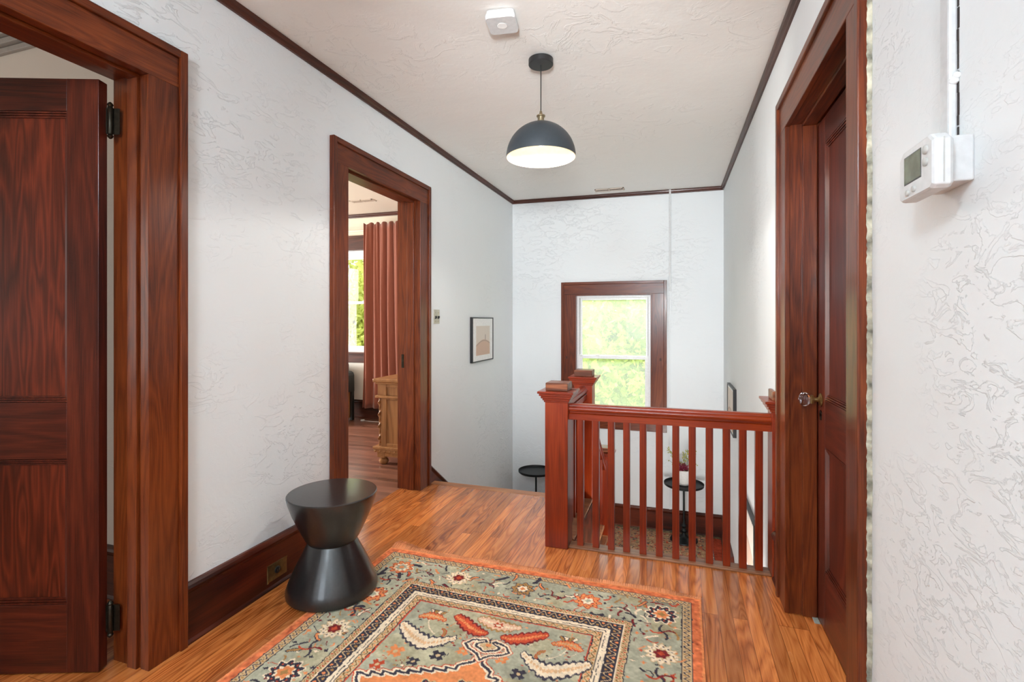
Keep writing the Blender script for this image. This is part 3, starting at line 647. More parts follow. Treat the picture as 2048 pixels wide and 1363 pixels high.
obj('plate', MB().box(XL, XL+.005, 3.545, 3.645, 1.226, 1.338), M['plate'], sw, bevel=.002)
for y in (3.572, 3.618):
    obj('toggle', MB().box(XL+.005, XL+.018, y-.005, y+.005, 1.270, 1.288).box(XL+.005, XL+.010, y-.009, y+.009, 1.264, 1.271), M['black'], sw, bevel=.001)
    for zz in (1.316, 1.246): obj('screw', MB().lathe([(.004, .005), (.004, .0065)], (XL, y, zz), 8, ax='x'), M['antique'], sw)
ou = thing('outlet', 'old brass outlet plate with a black socket set in the left baseboard', 'outlet', (XL+.014, 1.910, .075))
xo = XL+.0145
obj('plate', MB().box(xo, xo+.003, 1.850, 1.970, .038, .114), M['brass'], ou, bevel=.0015)
obj('plate_rim', MB().box(xo, xo+.005, 1.847, 1.856, .035, .117).box(xo, xo+.005, 1.847, 1.970, .110, .117), M['brass'], ou, bevel=.001)
obj('receptacle', MB().lathe([(.0165, .003), (.0165, .007), (.012, .009), (.001, .009)], (xo, 1.908, .078), 20, ax='x'), M['black'], ou, smooth=True)
obj('slots', MB().box(xo+.009, xo+.0095, 1.901, 1.9035, .074, .083).box(xo+.009, xo+.0095, 1.9125, 1.915, .074, .083), M['antique'], ou)

def picture(name, label, side, x, y0, y1, z0, z1, depth, art):
    """framed print hanging on a side wall; side +1 faces +x"""
    t = thing(name, label, 'picture', (x, (y0+y1)/2, (z0+z1)/2)); f = .011
    xa, xb = x, x+side*depth
    obj('frame', MB().box(xa, xb, y0, y0+f, z0, z1).box(xa, xb, y1-f, y1, z0, z1).box(xa, xb, y0+f, y1-f, z0, z0+f).box(xa, xb, y0+f, y1-f, z1-f, z1), M['black'], t, bevel=.001)
    xm = x+side*(depth-.006)
    obj('mat_board', MB().box(xa+side*.002, xm, y0+f, y1-f, z0+f, z1-f), M['mat'], t)
    obj('print', MB().box(xm, xm+side*.0012, *art), artmat, t)
    return t
artmat, N, L, b = newmat('dune_print'); setp(b, rough=.7)
tc = N.new('ShaderNodeTexCoord'); sp = N.new('ShaderNodeSeparateXYZ'); L.new(tc.outputs['Generated'], sp.inputs[0])
nz = N.new('ShaderNodeTexNoise'); nz.inputs['Scale'].default_value = 2.2; L.new(tc.outputs['Generated'], nz.inputs['Vector'])
hill = math_(N, L, 'ADD', .36, math_(N, L, 'MULTIPLY', math_(N, L, 'SINE', math_(N, L, 'MULTIPLY', sp.outputs[1], 2.8)), .17))
below = math_(N, L, 'LESS_THAN', sp.outputs[2], hill)
ridge = math_(N, L, 'LESS_THAN', math_(N, L, 'ABSOLUTE', math_(N, L, 'SUBTRACT', sp.outputs[2], math_(N, L, 'SUBTRACT', hill, .035))), .022)
pole = math_(N, L, 'MULTIPLY', math_(N, L, 'LESS_THAN', math_(N, L, 'ABSOLUTE', math_(N, L, 'SUBTRACT', sp.outputs[1], .66)), .014), math_(N, L, 'MULTIPLY', math_(N, L, 'GREATER_THAN', sp.outputs[2], .52), math_(N, L, 'LESS_THAN', sp.outputs[2], .70)))
c1 = mix_(N, L, below, (.68,.60,.52), (.60,.42,.32)); c1 = mix_(N, L, math_(N, L, 'MULTIPLY', ridge, .7), c1, (.38,.30,.25)); c1 = mix_(N, L, pole, c1, (.12,.10,.08))
L.new(c1, b.inputs['Base Color'])
picture('framed_print', 'black-framed dune print hanging on the left wall between the light switch and far corner', 1, XL, 4.28, 4.83, .858, 1.283, .028, (4.375, 4.735, .92, 1.20))
picture('framed_print', 'upper black-framed picture on the right wall above the stairwell', -1, XR, 4.40, 4.90, .305, .695, .026, (4.43, 4.87, .335, .665))
picture('framed_print', 'lower black-framed picture on the right wall beside the descending stairs', -1, XR, 3.28, 3.86, -.36, .035, .026, (3.31, 3.83, -.33, .005))

# ------------------------------------------------------------------ side tables on the landing
def side_table(x, y, label, group):
    z = -.9535
    t = thing('side_table', label, 'side table', (x, y, z), group=group)
    obj('base', MB().lathe([(.130, 0), (.134, .004), (.132, .010), (.070, .022), (.038, .034), (.024, .052), (.016, .075)], (x, y, z), 40), M['blackmetal'], t, smooth=True)
    obj('pole', MB().lathe([(.014, .070), (.022, .085), (.028, .098), (.022, .112), (.015, .122), (.021, .134), (.027, .146), (.021, .158), (.013, .168), (.010, .185), (.010, .552)], (x, y, z), 24), M['blackmetal'], t, smooth=True)
    obj('tray', MB().lathe([(.030, .548), (.186, .550), (.192, .556), (.193, .574), (.190, .575), (.187, .562), (.182, .557), (.002, .557)], (x, y, z), 56), M['blackmetal'], t, smooth=True)
    return t
side_table(.075, 5.335, 'round black metal pedestal table holding the white vase behind the balusters', 'pedestal tables on the landing')
side_table(-1.455, 5.30, 'empty round black metal pedestal table in the far left corner of the landing', 'pedestal tables on the landing')
vz = -.9535+.5575
va = thing('vase', 'white ribbed ceramic vase standing on the black table behind the balusters', 'vase', (.075, 5.33, vz))
vp = [(.040, 0), (.052, .003)]
for i in range(26):
    zz = .006+.0056*i; r = .056+.020*(zz/.15)**.8; vp += [(r, zz), (r+.0012, zz+.0028)]
vp += [(.074, .154), (.070, .154), (.060, .06), (.001, .055)]
obj('body', MB().lathe(vp, (.075, 5.33, vz), 40), M['ceramic'], va, smooth=True)
fl = thing('flower_bouquet', 'crimson blooms with yellow-green sprigs arranged in the white vase', 'flowers', (.075, 5.33, vz+.06))
rng = random.Random(3)
for i in range(18):
    mg_ = MB(); ms = MB()
    a = rng.uniform(0, 6.28); tip = Vector((.075+math.cos(a)*rng.uniform(.03, .17), 5.33+math.sin(a)*rng.uniform(.01, .08), vz+rng.uniform(.21, .36)))
    b_ = Vector((.075+.02*math.cos(a), 5.33+.02*math.sin(a), vz+.07)); mid = b_.lerp(tip, .55)+Vector((0, 0, .03))
    ms.tube([b_, mid, tip], .0015, 5)
    for j in range(9):
        p = mid.lerp(tip, rng.uniform(.2, 1.05)) + Vector((rng.uniform(-.018, .018), rng.uniform(-.018, .018), rng.uniform(-.015, .02)))
        mg_.ball(p, rng.uniform(.004, .0075), 5)
    sg_ = obj('sprig', ms, M['stem'], fl); obj('berries', mg_, M['sprig'], sg_, smooth=True)['kind'] = 'stuff'
for i in range(26):
    mp_ = MB(); p = Vector((.075+rng.uniform(-.055, .06), 5.30+rng.uniform(-.04, .04), vz+rng.uniform(.145, .215)))
    for j in range(9):
        q = p + Vector((rng.uniform(-.012, .012), rng.uniform(-.012, .012), rng.uniform(-.012, .012))); mp_.ball(q, rng.uniform(.005, .009), 5, .7)
    obj('bloom', mp_, M['petal'], fl, smooth=True)

# ------------------------------------------------------------------ rugs (pattern computed per knot into the weave)
def srgb(*c): return np.array([((x/255)+.055)**2.4/1.055**2.4 if x > 10 else x/255/12.92 for x in c])
CR, OR, RU, NV, GO, MA, SA, TA = srgb(240,220,190), srgb(226,140,88), srgb(190,78,52), srgb(62,58,68), srgb(170,128,78), srgb(122,44,46), srgb(170,168,146), srgb(208,178,136)
class Cloth:
    def __init__(s, wdt, lng, res, base, seed=1):
        s.nx, s.ny = int(wdt/res)+1, int(lng/res)+1; s.w, s.l = wdt, lng
        xs = np.linspace(0, wdt, s.nx); ys = np.linspace(0, lng, s.ny); s.S, s.T = np.meshgrid(xs, ys)
        s.rng = np.random.default_rng(seed); s.C = np.ones((s.ny, s.nx, 3))*base
        # ragged hand-knotted edge: slight warp of the coordinates
        def smooth(k):
            g = s.rng.normal(size=(int(lng/k)+3, int(wdt/k)+3)); yi = ys/k; xi = xs/k; y0 = yi.astype(int); x0 = xi.astype(int); fy = (yi-y0)[:,None]; fx = (xi-x0)[None]
            return (g[y0][:,x0]*(1-fy)*(1-fx)+g[y0+1][:,x0]*fy*(1-fx)+g[y0][:,x0+1]*(1-fy)*fx+g[y0+1][:,x0+1]*fy*fx)
        s.sm = smooth
        s.Sw = s.S + .0016*smooth(.012); s.Tw = s.T + .0016*smooth(.012)
    def put(s, m, c, a=1.0): s.C[m] = s.C[m]*(1-a)+c*a
    def win(s, x, y, r):
        i0, i1 = max(0, int((y-r)/s.l*(s.ny-1))), min(s.ny, int((y+r)/s.l*(s.ny-1))+2); j0, j1 = max(0, int((x-r)/s.w*(s.nx-1))), min(s.nx, int((x+r)/s.w*(s.nx-1))+2)
        return (slice(i0, i1), slice(j0, j1)) if i1 > i0 and j1 > j0 else None
    def disc(s, x, y, rx, ry, c, petals=0, depth=0, rot=0, ph=0):
        w_ = s.win(x, y, max(rx, ry)*1.6)
        if w_ is None: return
        dx = s.Sw[w_]-x; dy = s.Tw[w_]-y
        if rot: dx, dy = dx*math.cos(rot)+dy*math.sin(rot), -dx*math.sin(rot)+dy*math.cos(rot)
        r = np.hypot(dx/rx, dy/ry); a = np.arctan2(dy/ry, dx/rx)
        s.C[w_][r < (1+depth*np.cos(petals*a+ph) if petals else 1)] = c
    def poly(s, pts, c):
        p = np.array(pts); x0, y0 = p.mean(0); r = np.abs(p-p.mean(0)).max()*1.1+.01; w_ = s.win(x0, y0, r)
        if w_ is None: return
        X, Y = s.Sw[w_], s.Tw[w_]; ins = np.zeros(X.shape, bool)
        for i in range(len(p)):
            (xa, ya), (xb, yb) = p[i], p[(i+1) % len(p)]
            cnd = ((ya > Y) != (yb > Y)) & (X < (xb-xa)*(Y-ya)/((yb-ya) if yb != ya else 1e-9)+xa); ins ^= cnd
        s.C[w_][ins] = c
    def line(s, pts, wd, c, closed=False, jag=0):
        pts = [tuple(p) for p in pts]
        if closed: pts = pts+[pts[0]]
        for (xa, ya), (xb, yb) in zip(pts[:-1], pts[1:]):
            w_ = s.win((xa+xb)/2, (ya+yb)/2, max(abs(xb-xa), abs(yb-ya))/2+wd*2)
            if w_ is None: continue
            X, Y = s.Sw[w_], s.Tw[w_]; dx, dy = xb-xa, yb-ya; L2 = dx*dx+dy*dy+1e-12
            t_ = np.clip(((X-xa)*dx+(Y-ya)*dy)/L2, 0, 1); d = np.hypot(X-xa-t_*dx, Y-ya-t_*dy)
            if jag: d = d - jag*(np.sin(t_*math.sqrt(L2)*2*math.pi/.018) > 0)*wd
            s.C[w_][d < wd] = c
    def rosette(s, x, y, r, outer, inner, core, ring=None, petals=9):
        if ring is not None: s.disc(x, y, r*1.12, r*1.12, ring, petals, .14)
        s.disc(x, y, r, r, outer, petals, .15); s.disc(x, y, r*.60, r*.60, ring if ring is not None else TA, petals, .18, ph=1.5)
        s.disc(x, y, r*.50, r*.50, inner, 6, .15); s.disc(x, y, r*.24, r*.24, core, 4, .2)
        for k in range(petals):
            a = 2*math.pi*k/petals+.1; s.disc(x+r*.82*math.cos(a), y+r*.82*math.sin(a), r*.07, r*.07, NV if outer is not NV else RU)
    def curl(s, x, y, a, l, wd, c, edge=None, bend=2.0):
        pts = [(x, y)]; n_ = 6
        for i in range(n_): pts.append((pts[-1][0]+math.cos(a)*l/n_, pts[-1][1]+math.sin(a)*l/n_)); a += bend/n_
        if edge is not None: s.line(pts, wd*1.8, edge)
        s.line(pts, wd, c)
    def leafy(s, pts, wd, c, edge, hi):
        """serrated curved leaf along a spine"""
        for q, (k, col) in enumerate(((1.35, edge), (1.0, c), (.42, hi))):
            for i in range(len(pts)-1):
                (xa, ya), (xb, yb) = pts[i], pts[i+1]; nseg = 4
                for j in range(nseg):
                    f = (i+j/nseg)/(len(pts)-1); x, y = xa+(xb-xa)*j/nseg, ya+(yb-ya)*j/nseg
                    r = wd*(.35+.65*math.sin(math.pi*min(1, max(0, .12+f*.86))))*k*(1+.30*(j % 2)*(q < 2))
                    s.disc(x, y, r*.62, r, col, 4, .12)
def make_rug(name, label, cat, cl, loc, rz, th=.009, parent_center=True):
    t = thing(name, label, cat, loc, rz)
    C = np.clip(cl.C*(1+.10*cl.sm(.007)[...,None])*(1+.06*cl.sm(.05)[...,None]), 0, 1)
    ny, nx = cl.ny, cl.nx; X = cl.S - cl.w/2; Y = cl.l/2 - cl.T
    Z = th + .0006*cl.sm(.008) + .0010*cl.sm(.14)
    V = np.stack([X, Y, Z], -1).reshape(-1, 3)
    idx = np.arange(nx*ny).reshape(ny, nx)
    Fq = np.stack([idx[:-1,:-1], idx[1:,:-1], idx[1:,1:], idx[:-1,1:]], -1).reshape(-1, 4)
    # skirt down to the floor
    edge = np.concatenate([idx[0], idx[1:,-1], idx[-1,:-1][::-1], idx[1:-1,0][::-1]])
    nb = len(V); Vb = V[edge].copy(); Vb[:,2] = .0005; V = np.concatenate([V, Vb]); m_ = len(edge); k = np.arange(m_); k2 = (k+1) % m_
    Fs = np.stack([edge[k], edge[k2], nb+k2, nb+k], -1); Fq = np.concatenate([Fq, Fs])
    me = bpy.data.meshes.new('pile'); me.vertices.add(len(V)); me.vertices.foreach_set('co', V.astype(np.float32).ravel())
    me.loops.add(Fq.size); me.loops.foreach_set('vertex_index', Fq.astype(np.int32).ravel()); me.polygons.add(len(Fq))
    me.polygons.foreach_set('loop_start', np.arange(0, Fq.size, 4, dtype=np.int32)); me.polygons.foreach_set('loop_total', np.full(len(Fq), 4, np.int32))
    me.update(calc_edges=True); me.validate()
    at = me.color_attributes.new('Col', 'FLOAT_COLOR', 'POINT'); CC = np.ones((len(V), 4), np.float32); cf = C.reshape(-1, 3); CC[:len(cf), :3] = cf; CC[len(cf):, :3] = cf[edge]
    at.data.foreach_set('color', CC.ravel()); me.polygons.foreach_set('use_smooth', [True]*len(me.polygons)); me.materials.append(M['rugv'])
    o = bpy.data.objects.new('woven_pile', me); COL.objects.link(o); o.parent = t
    return t
M['rugv'] = vcol('woven_wool')
RW, RL = 1.592, 2.44
rg = Cloth(RW, RL, .0036, SA, 5); r_ = rg.rng; Sx, Ty = rg.S, rg.T
rg.C = SA*(1+.13*rg.sm(.09)[...,None]+.10*rg.sm(.02)[...,None]); rg.C += (rg.sm(.11) > .5)[...,None]*np.array([.06,.03,-.01])
dE = np.minimum(np.minimum(Sx, RW-Sx), np.minimum(Ty, RL-Ty))             # distance from the rug's edge
along = np.where((np.minimum(Ty, RL-Ty) < np.minimum(Sx, RW-Sx)), Sx, Ty)  # runs along the nearest side
dj = dE + .0012*rg.sm(.01)
m0 = dE < .042; rg.C[m0] = (RU*.55+OR*.5*(1+.35*rg.sm(.014))[...,None])[m0]; rg.C[(dj < .010)] = OR
def guard(a, b, base, per, c1_, c2_):
    m_ = (dj > a) & (dj < b); rg.C[m_] = base; mid = (a+b)/2; h = (b-a)/2
    wv = mid+h*.55*np.sin(along*2*math.pi/per); mm = m_ & (np.abs(dj-wv) < h*.22); rg.C[mm] = c1_
    ph = (along/per) % 1; mm = m_ & (np.abs(dj-mid-h*.45*np.sign(ph-.5)) < h*.30) & (np.abs(ph % .5-.25) < .10); rg.C[mm] = c2_
guard(.045, .078, TA*.95, .030, NV*1.3, GO)
for a in (.043, .080, .272, .302, .352, .379, .409): rg.C[(np.abs(dj-a) < .0022)] = NV if a not in (.302, .352) else CR
# scrolls and blossoms in the main border
cols = [NV, RU, OR, MA, GO, CR, NV, OR]
def bpt(u, v):
    """u along the border clockwise from the far left, v across 0..1"""
    d = .092+v*.17
    if u < RW: return (u, d)
    u -= RW
    return (RW-d, u)
for side in range(3):
    rngs = range(int((RW if side == 0 else RL)/.034))
    for i in rngs:
        for v in (.06, .3, .5, .72, .94):
            u = i*.034+r_.uniform(-.012, .012); d = .094+v*.165+r_.uniform(-.012, .012)
            p = (u, d) if side == 0 else ((RW-d, u) if side == 1 else (d, u))
            q = min(p[0], RW-p[0], p[1])
            if q < .088 or q > .262: continue
            k = int(r_.integers(0, 8)); rr = r_.uniform(0, 1)
            if rr < .33: rg.curl(p[0], p[1], r_.uniform(0, 6.28), r_.uniform(.020, .045), r_.uniform(.0018, .0034), cols[k], None, r_.uniform(-2.5, 2.5))
            elif rr < .6: rg.disc(p[0], p[1], r_.uniform(.005, .010), r_.uniform(.004, .008), cols[k], 4, .3)
            elif rr < .72: rg.curl(p[0], p[1], r_.uniform(0, 6.28), r_.uniform(.04, .06), .0048, cols[k], NV if r_.uniform() < .4 else None, r_.uniform(-2, 2))
def fl_cream(x, y): rg.rosette(x, y, .052, CR, MA, RU, TA, 12)
def fl_navy(x, y): rg.rosette(x, y, .056, NV, OR, GO, CR, 10)
def fl_green(x, y): rg.rosette(x, y, .046, GO, CR, OR, NV*1.4, 8)
def fl_orange(x, y): rg.rosette(x, y, .050, OR, CR, SA, RU, 9)
for k, (x, y) in enumerate(((.172,.175), (.490,.178), (.813,.176), (1.116,.178), (1.430,.175))): (fl_orange, fl_cream, fl_green, fl_orange, fl_navy)[k](x, y)
rg.disc(.172, .175, .036, .036, CR, 10, .15); rg.disc(.172, .175, .026, .026, SA, 7, .2); rg.disc(.172, .175, .012, .012, OR, 5, .2)
for i in range(8):
    y = .437+.268*i
    (fl_cream, fl_orange, fl_navy, fl_green)[i % 4](1.440, y); (fl_orange, fl_cream, fl_navy, fl_cream)[i % 4](.186, y)
for (u, a) in ((.32, 0), (.65, .3), (.95, -.2), (1.27, .2)):   # little branching sprays
    for s_ in (-1, 1):
        rg.curl(u, .18, a+(0 if s_ > 0 else math.pi), .055, .0034, NV, None, 1.2*s_); rg.curl(u, .18, a+.9*s_, .04, .003, MA, None, -1.5)
for y in (.30, .57, .84, 1.1, 1.37):
    for x in (.18, 1.44):
        for a in (.6, 2.4, 3.9, 5.4): rg.curl(x, y, a, .052, .0042, (NV, MA, RU, NV)[int(a) % 4], None, 1.6)
guard(.274, .300, TA, .026, GO*.6, RU)
m_ = (dj > .304) & (dj < .350); rg.C[m_] = NV
per = .046; ph = (along/per) % 1; mid = .327
wv = mid+.014*np.sin(along*2*math.pi/per); rg.C[m_ & (np.abs(dj-wv) < .0030)] = TA
for off, cc in ((.25, OR), (.75, GO)):
    mm = m_ & (np.hypot((((ph-off+.5) % 1)-.5)*per, dj-(mid-.009 if off == .25 else mid+.009)) < .0060); rg.C[mm] = cc
m_ = (dj > .354) & (dj < .377); rg.C[m_] = CR; rg.C[m_ & (np.abs(dj-.3655) < .0016)] = NV
guard(.381, .407, TA*1.05, .034, GO*.55, OR)
m_ = (dj > .411) & (dj < .417); rg.C[m_] = RU*1.2
# field
SM = .812
def mir(pts): return [(2*SM-x, y) for x, y in pts]
def both(fn, pts, *a): fn(pts, *a); fn(mir(pts), *a)
for i in range(800):
    x, y = r_.uniform(.44, 1.19), r_.uniform(.44, 2.0); k = int(r_.integers(0, 8))
    if r_.uniform() < .5: rg.disc(x, y, r_.uniform(.003, .007), r_.uniform(.002, .005), cols[k]*1.05)
    else: rg.curl(x, y, r_.uniform(0, 6.28), r_.uniform(.012, .035), .0014, cols[k], None, r_.uniform(-2, 2))
boat = [(.430,.588), (.470,.618), (.520,.650), (.575,.668), (.630,.640), (.680,.598)]
both(rg.leafy, boat, .026, CR, NV*1.3, srgb(228,185,140))
redl = [(.618,.470), (.655,.490), (.700,.520), (.745,.538), (.785,.535)]
both(rg.leafy, redl, .022, RU*1.15, MA, OR)
pk = srgb(232,190,160)
rg.leafy([(.715,.452), (.760,.462), (.803,.472), (.850,.470), (.900,.455)], .022, pk, GO, CR); rg.disc(.805, .470, .020, .014, RU, 6, .3); rg.disc(.805, .470, .010, .007, CR)
for sx in (1, -1):
    X_ = lambda x: x if sx > 0 else 2*SM-x
    for dx, cc in ((-.030, CR), (-.010, GO), (.012, CR), (.032, GO)):
        rg.poly([(X_(.528+dx-.011), .452), (X_(.528+dx+.011), .452), (X_(.528+dx*.5+.005), .490), (X_(.528+dx*.5-.005), .490)], NV); rg.poly([(X_(.528+dx-.008), .454), (X_(.528+dx+.008), .454), (X_(.528+dx*.5+.003), .486), (X_(.528+dx*.5-.003), .486)], cc)
    rg.leafy([(X_(.470), .515), (X_(.500), .500), (X_(.545), .498), (X_(.590), .512)], .014, OR, RU, TA)
    rg.curl(X_(.52), .53, 1.2 if sx > 0 else 1.94, .10, .0022, CR, None, -.8*sx)
    for x, y, r, c1_ in ((.494,.745,.027,OR), (.655,.715,.024,NV), (.735,.662,.020,OR), (.470,.830,.022,RU), (.585,.775,.02,NV)):
        for k in range(4): rg.disc(X_(x)+r*.75*math.cos(k*1.571+.78), y+r*.75*math.sin(k*1.571+.78), r*.52, r*.52, c1_, 4, .2)
        rg.disc(X_(x), y, r*.34, r*.34, TA)
    rg.curl(X_(.60), .565, .5 if sx > 0 else 2.6, .05, .004, GO, RU, 1.4*sx)
# stepped medallion
def medal_path():
    pts = [(SM-.014, .688), (SM-.016, .705), (SM-.060, .738), (SM-.064, .762)]
    x0, y0, x1, y1, nst = SM-.064, .762, SM-.385, .905, 8
    for i in range(nst):
        xa = x0+(x1-x0)*(i+1)/nst; ya = y0+(y1-y0)*i/nst; yb = y0+(y1-y0)*(i+1)/nst
        pts += [(xa+.004, ya+.001), (xa+.012, yb+.002)]
    pts += [(x1+.045, .955), (x1+.045, 1.24)]
    return pts
ml_ = medal_path(); full = ml_ + [(x, 2.48-y) for x, y in ml_[::-1]]; full = full + [(2*SM-x, y) for x, y in full[::-1]]
rg.line(full, .0165, RU*1.1, True); rg.poly(full, OR); rg.line(full, .0125, CR, True); rg.line(full, .0052, NV*1.1, True)
Dm = srgb(216,140,88)
for i in range(260):
    x, y = r_.uniform(SM-.29, SM+.29), r_.uniform(.75, 1.7)
    if y-.77 < abs(x-SM)*.56: continue
    rg.disc(x, y, r_.uniform(.004, .011), r_.uniform(.003, .007), cols[int(r_.integers(0, 8))], 5, .3)
for x, y in ((SM-.12, .88), (SM+.12, .88), (SM, .84), (SM, 1.0)): rg.rosette(x, y, .036, NV, SA, OR, TA, 6)
# crowning hook ornament above the medallion
hook = [(.812,.690), (.790,.660), (.745,.640), (.722,.618), (.745,.588), (.790,.574), (.800,.584), (.766,.603), (.768,.620), (.812,.640)]
hk = hook+mir(hook)[::-1]
rg.line(hk, .0150, RU*1.1); rg.line(hk, .0120, CR); rg.line(hk, .0045, NV*1.2)
rg.disc(SM, .606, .028, .020, TA, 4, .2); rg.line([(SM, .560), (SM, .612)], .003, NV); rg.disc(SM, .602, .012, .009, OR)
ang = R(-.9); O = Vector((-1.485, 2.412))
cxy = (O.x + (RW/2)*math.cos(ang) + (RL/2)*math.sin(ang), O.y + (RW/2)*math.sin(ang) - (RL/2)*math.cos(ang))
rug = make_rug('area_rug', 'large sage, cream and rust oriental rug with orange fringe on the hall floor', 'rug', rg, (cxy[0], cxy[1], 0), ang)
fr = MB(); rr_ = random.Random(11)
def fringe(ysign):
    ph0 = rr_.uniform(0, 6)
    x = -RW/2+.002
    while x < RW/2-.002:
        ln = .032+.010*math.sin(x*9+ph0)+.006*math.sin(x*23)+rr_.uniform(-.004, .004)
        if ysign > 0 and x < -RW/2+.30: ln += .045*(1-(x+RW/2)/.30)
        lean = .010*math.sin(x*5+ph0)+rr_.uniform(-.006, .006)+.006
        zt = .010+.007*abs(math.sin(x*7+1))+rr_.uniform(0, .003)
        y0 = ysign*(RL/2-.001)
        fr.tube([(x, y0, .0075), (x+lean*.3, y0+ysign*ln*.45, zt), (x+lean, y0+ysign*ln, .0035+zt*.35)], [.0015, .0014, .0009], 4)
        x += .0031
fringe(1); fringe(-1)
fo = obj('fringe', fr, plain('orange_fringe_yarn', (.78,.30,.13), .9, bscale=9, var=.38), rug, local=True); fo['kind'] = 'stuff'
# landing rug
lr = Cloth(1.55, .89, .005, TA*.8, 9); q_ = lr.rng; lr.C = (srgb(165,128,98))*(1+.15*lr.sm(.03)[...,None])
c2 = [NV, RU, TA, MA, NV, srgb(140,130,95), NV, RU*.8]
for i in range(1500):
    x, y = q_.uniform(0, 1.55), q_.uniform(0, .89); k = int(q_.integers(0, 8))
    if q_.uniform() < .5: lr.disc(x, y, q_.uniform(.006, .016), q_.uniform(.005, .012), c2[k], 4, .3)
    else: lr.curl(x, y, q_.uniform(0, 6.28), q_.uniform(.02, .06), .0035, c2[k], None, q_.uniform(-2, 2))
e_ = np.minimum(np.minimum(lr.S, 1.55-lr.S), np.minimum(lr.T, .89-lr.T)); eR = 1.55-lr.S
mm = eR < .085; lr.C[mm] = (RU*.75*(1+.2*lr.sm(.02)[...,None]))[mm]
mm = (eR > .085) & (eR < .125); lr.C[mm] = NV; mm &= ((lr.T/.014) % 1 < .4) & (np.abs(eR-.105) < .013); lr.C[mm] = CR*.9
mm = lr.T < .05; lr.C[mm] = (srgb(120,105,80)*(1+.4*lr.sm(.012)[...,None]))[mm]
make_rug('landing_rug', 'rust, navy and tan oriental rug on the stair landing under the window', 'rug', lr, (-.345, 5.08, -.9655), 0, th=.008)

# ------------------------------------------------------------------ bedroom contents
cu = MB(); nx_, nz_ = 150, 26
for layer in range(2):
    pass
vs = []; fs = []
for j in range(nz_+1):
    v = j/nz_; z = .165 + (2.455-.165)*v
    for i in range(nx_+1):
        u = i/nx_
        spread = .80 - .06*v; x = -3.715 + (u*spread) + .012*(1-v)*math.sin(5*v+u*3) - .012*(1-v)
        ph = u*2*math.pi*7.5 + .5*math.sin(3*u*6+v*1.5) + .4*math.sin(v*2.2+u*9)
        y = 5.385 + (.030+.012*math.sin(u*17))*math.sin(ph)*(1-.45*v**3) + .008*math.sin(2.1*ph+v*3)*v
        z2 = z + (.016*math.sin(ph*1.0+1) if j == nz_ else 0)
        vs.append((x, y, z2))
for j in range(nz_):
    for i in range(nx_): a = j*(nx_+1)+i; fs.append((a, a+1, a+nx_+2, a+nx_+1))
cu.add(vs, fs)
ct = obj('curtain', cu, M['curtain'], smooth=True, origin=(-3.4, 5.385, .165)); tag(ct, 'terracotta pleated curtain hanging at the bedroom window', 'curtain')
sm = ct.modifiers.new('solid', 'SOLIDIFY'); sm.thickness = .003
cr = thing('curtain_rod', 'cream curtain rod above the bedroom window', 'curtain rod', (-4.0, 5.45, 2.385))
obj('rod', MB().tube([(-4.95, 5.43, 2.385), (-2.6, 5.43, 2.385)], .011, 12), M['cream'], cr, smooth=True)
for xb in (-4.92, -2.72): obj('bracket', MB().box(xb, xb+.02, 5.43, 5.549, 2.375, 2.395), M['cream'], cr)
dr = thing('dresser', 'carved oak dresser with twisted corner columns and bun feet in the bedroom', 'dresser', (-2.25, 4.35, 0))
X0, X1, Y0, Y1 = -2.475, -1.985, 3.80, 4.90
obj('top', MB().box(X0-.035, X1, Y0-.03, Y1+.03, .715, .748), W['oaky'], dr, bevel=.010)
obj('top_moulding', MB().box(X0-.018, X1, Y0-.012, Y1+.012, .700, .716), W['oaky'], dr, bevel=.004)
cb = MB().box(X0+.075, X1, Y0+.012, Y1-.012, .155, .700)
obj('carcass', cb, W['oakz'], dr)
for ys, yt in ((Y0, Y0+.020), (Y1-.020, Y1)):
    ef = MB().box(X0, X0+.085, ys, yt, .60, .700).box(X0+.035, X0+.085, ys, yt, .155, .58).box(X1-.06, X1, ys, yt, .155, .700).box(X0+.085, X1-.06, ys, yt, .672, .700).box(X0+.085, X1-.06, ys, yt, .155, .185).box(X0+.085, X1-.06, ys, yt, .565, .60)
    obj('end_frame', ef, W['oakz'], dr, bevel=.003)
obj('mid_moulding', MB().box(X0-.022, X1, Y0-.010, Y1+.010, .578, .600), W['oaky'], dr, bevel=.005)
obj('frieze', MB().box(X0, X0+.08, Y0+.02, Y1-.02, .60, .70), W['oaky'], dr)
bm_ = MB().box(X0-.035, X1, Y0-.025, Y1+.025, .135, .158).box(X0-.028, X1, Y0-.018, Y1+.018, .108, .135)
obj('base_moulding', bm_, W['oaky'], dr, bevel=.004)
bds = [(X0-.01+.048*k, Y0-.019) for k in range(10)] + [(X0-.029, Y0+.048*k) for k in range(23)]
for bx_, by_ in bds: obj('carved_bead', MB().ball((bx_, by_, .122), .0085, 6), W['oaky'], dr, smooth=True)
obj('skirt', MB().box(X0+.02, X1-.02, Y0, Y0+.02, .072, .108).box(X0+.0, X0+.02, Y0+.02, Y1-.02, .072, .108).box(X0+.02, X1-.02, Y1-.02, Y1, .072, .108), W['oaky'], dr)
for ya_ in (Y0-.003, Y1-.047): obj('corner_block', MB().box(X0-.003, X0+.07, ya_, ya_+.05, .060, .107), W['oaky'], dr, bevel=.002)
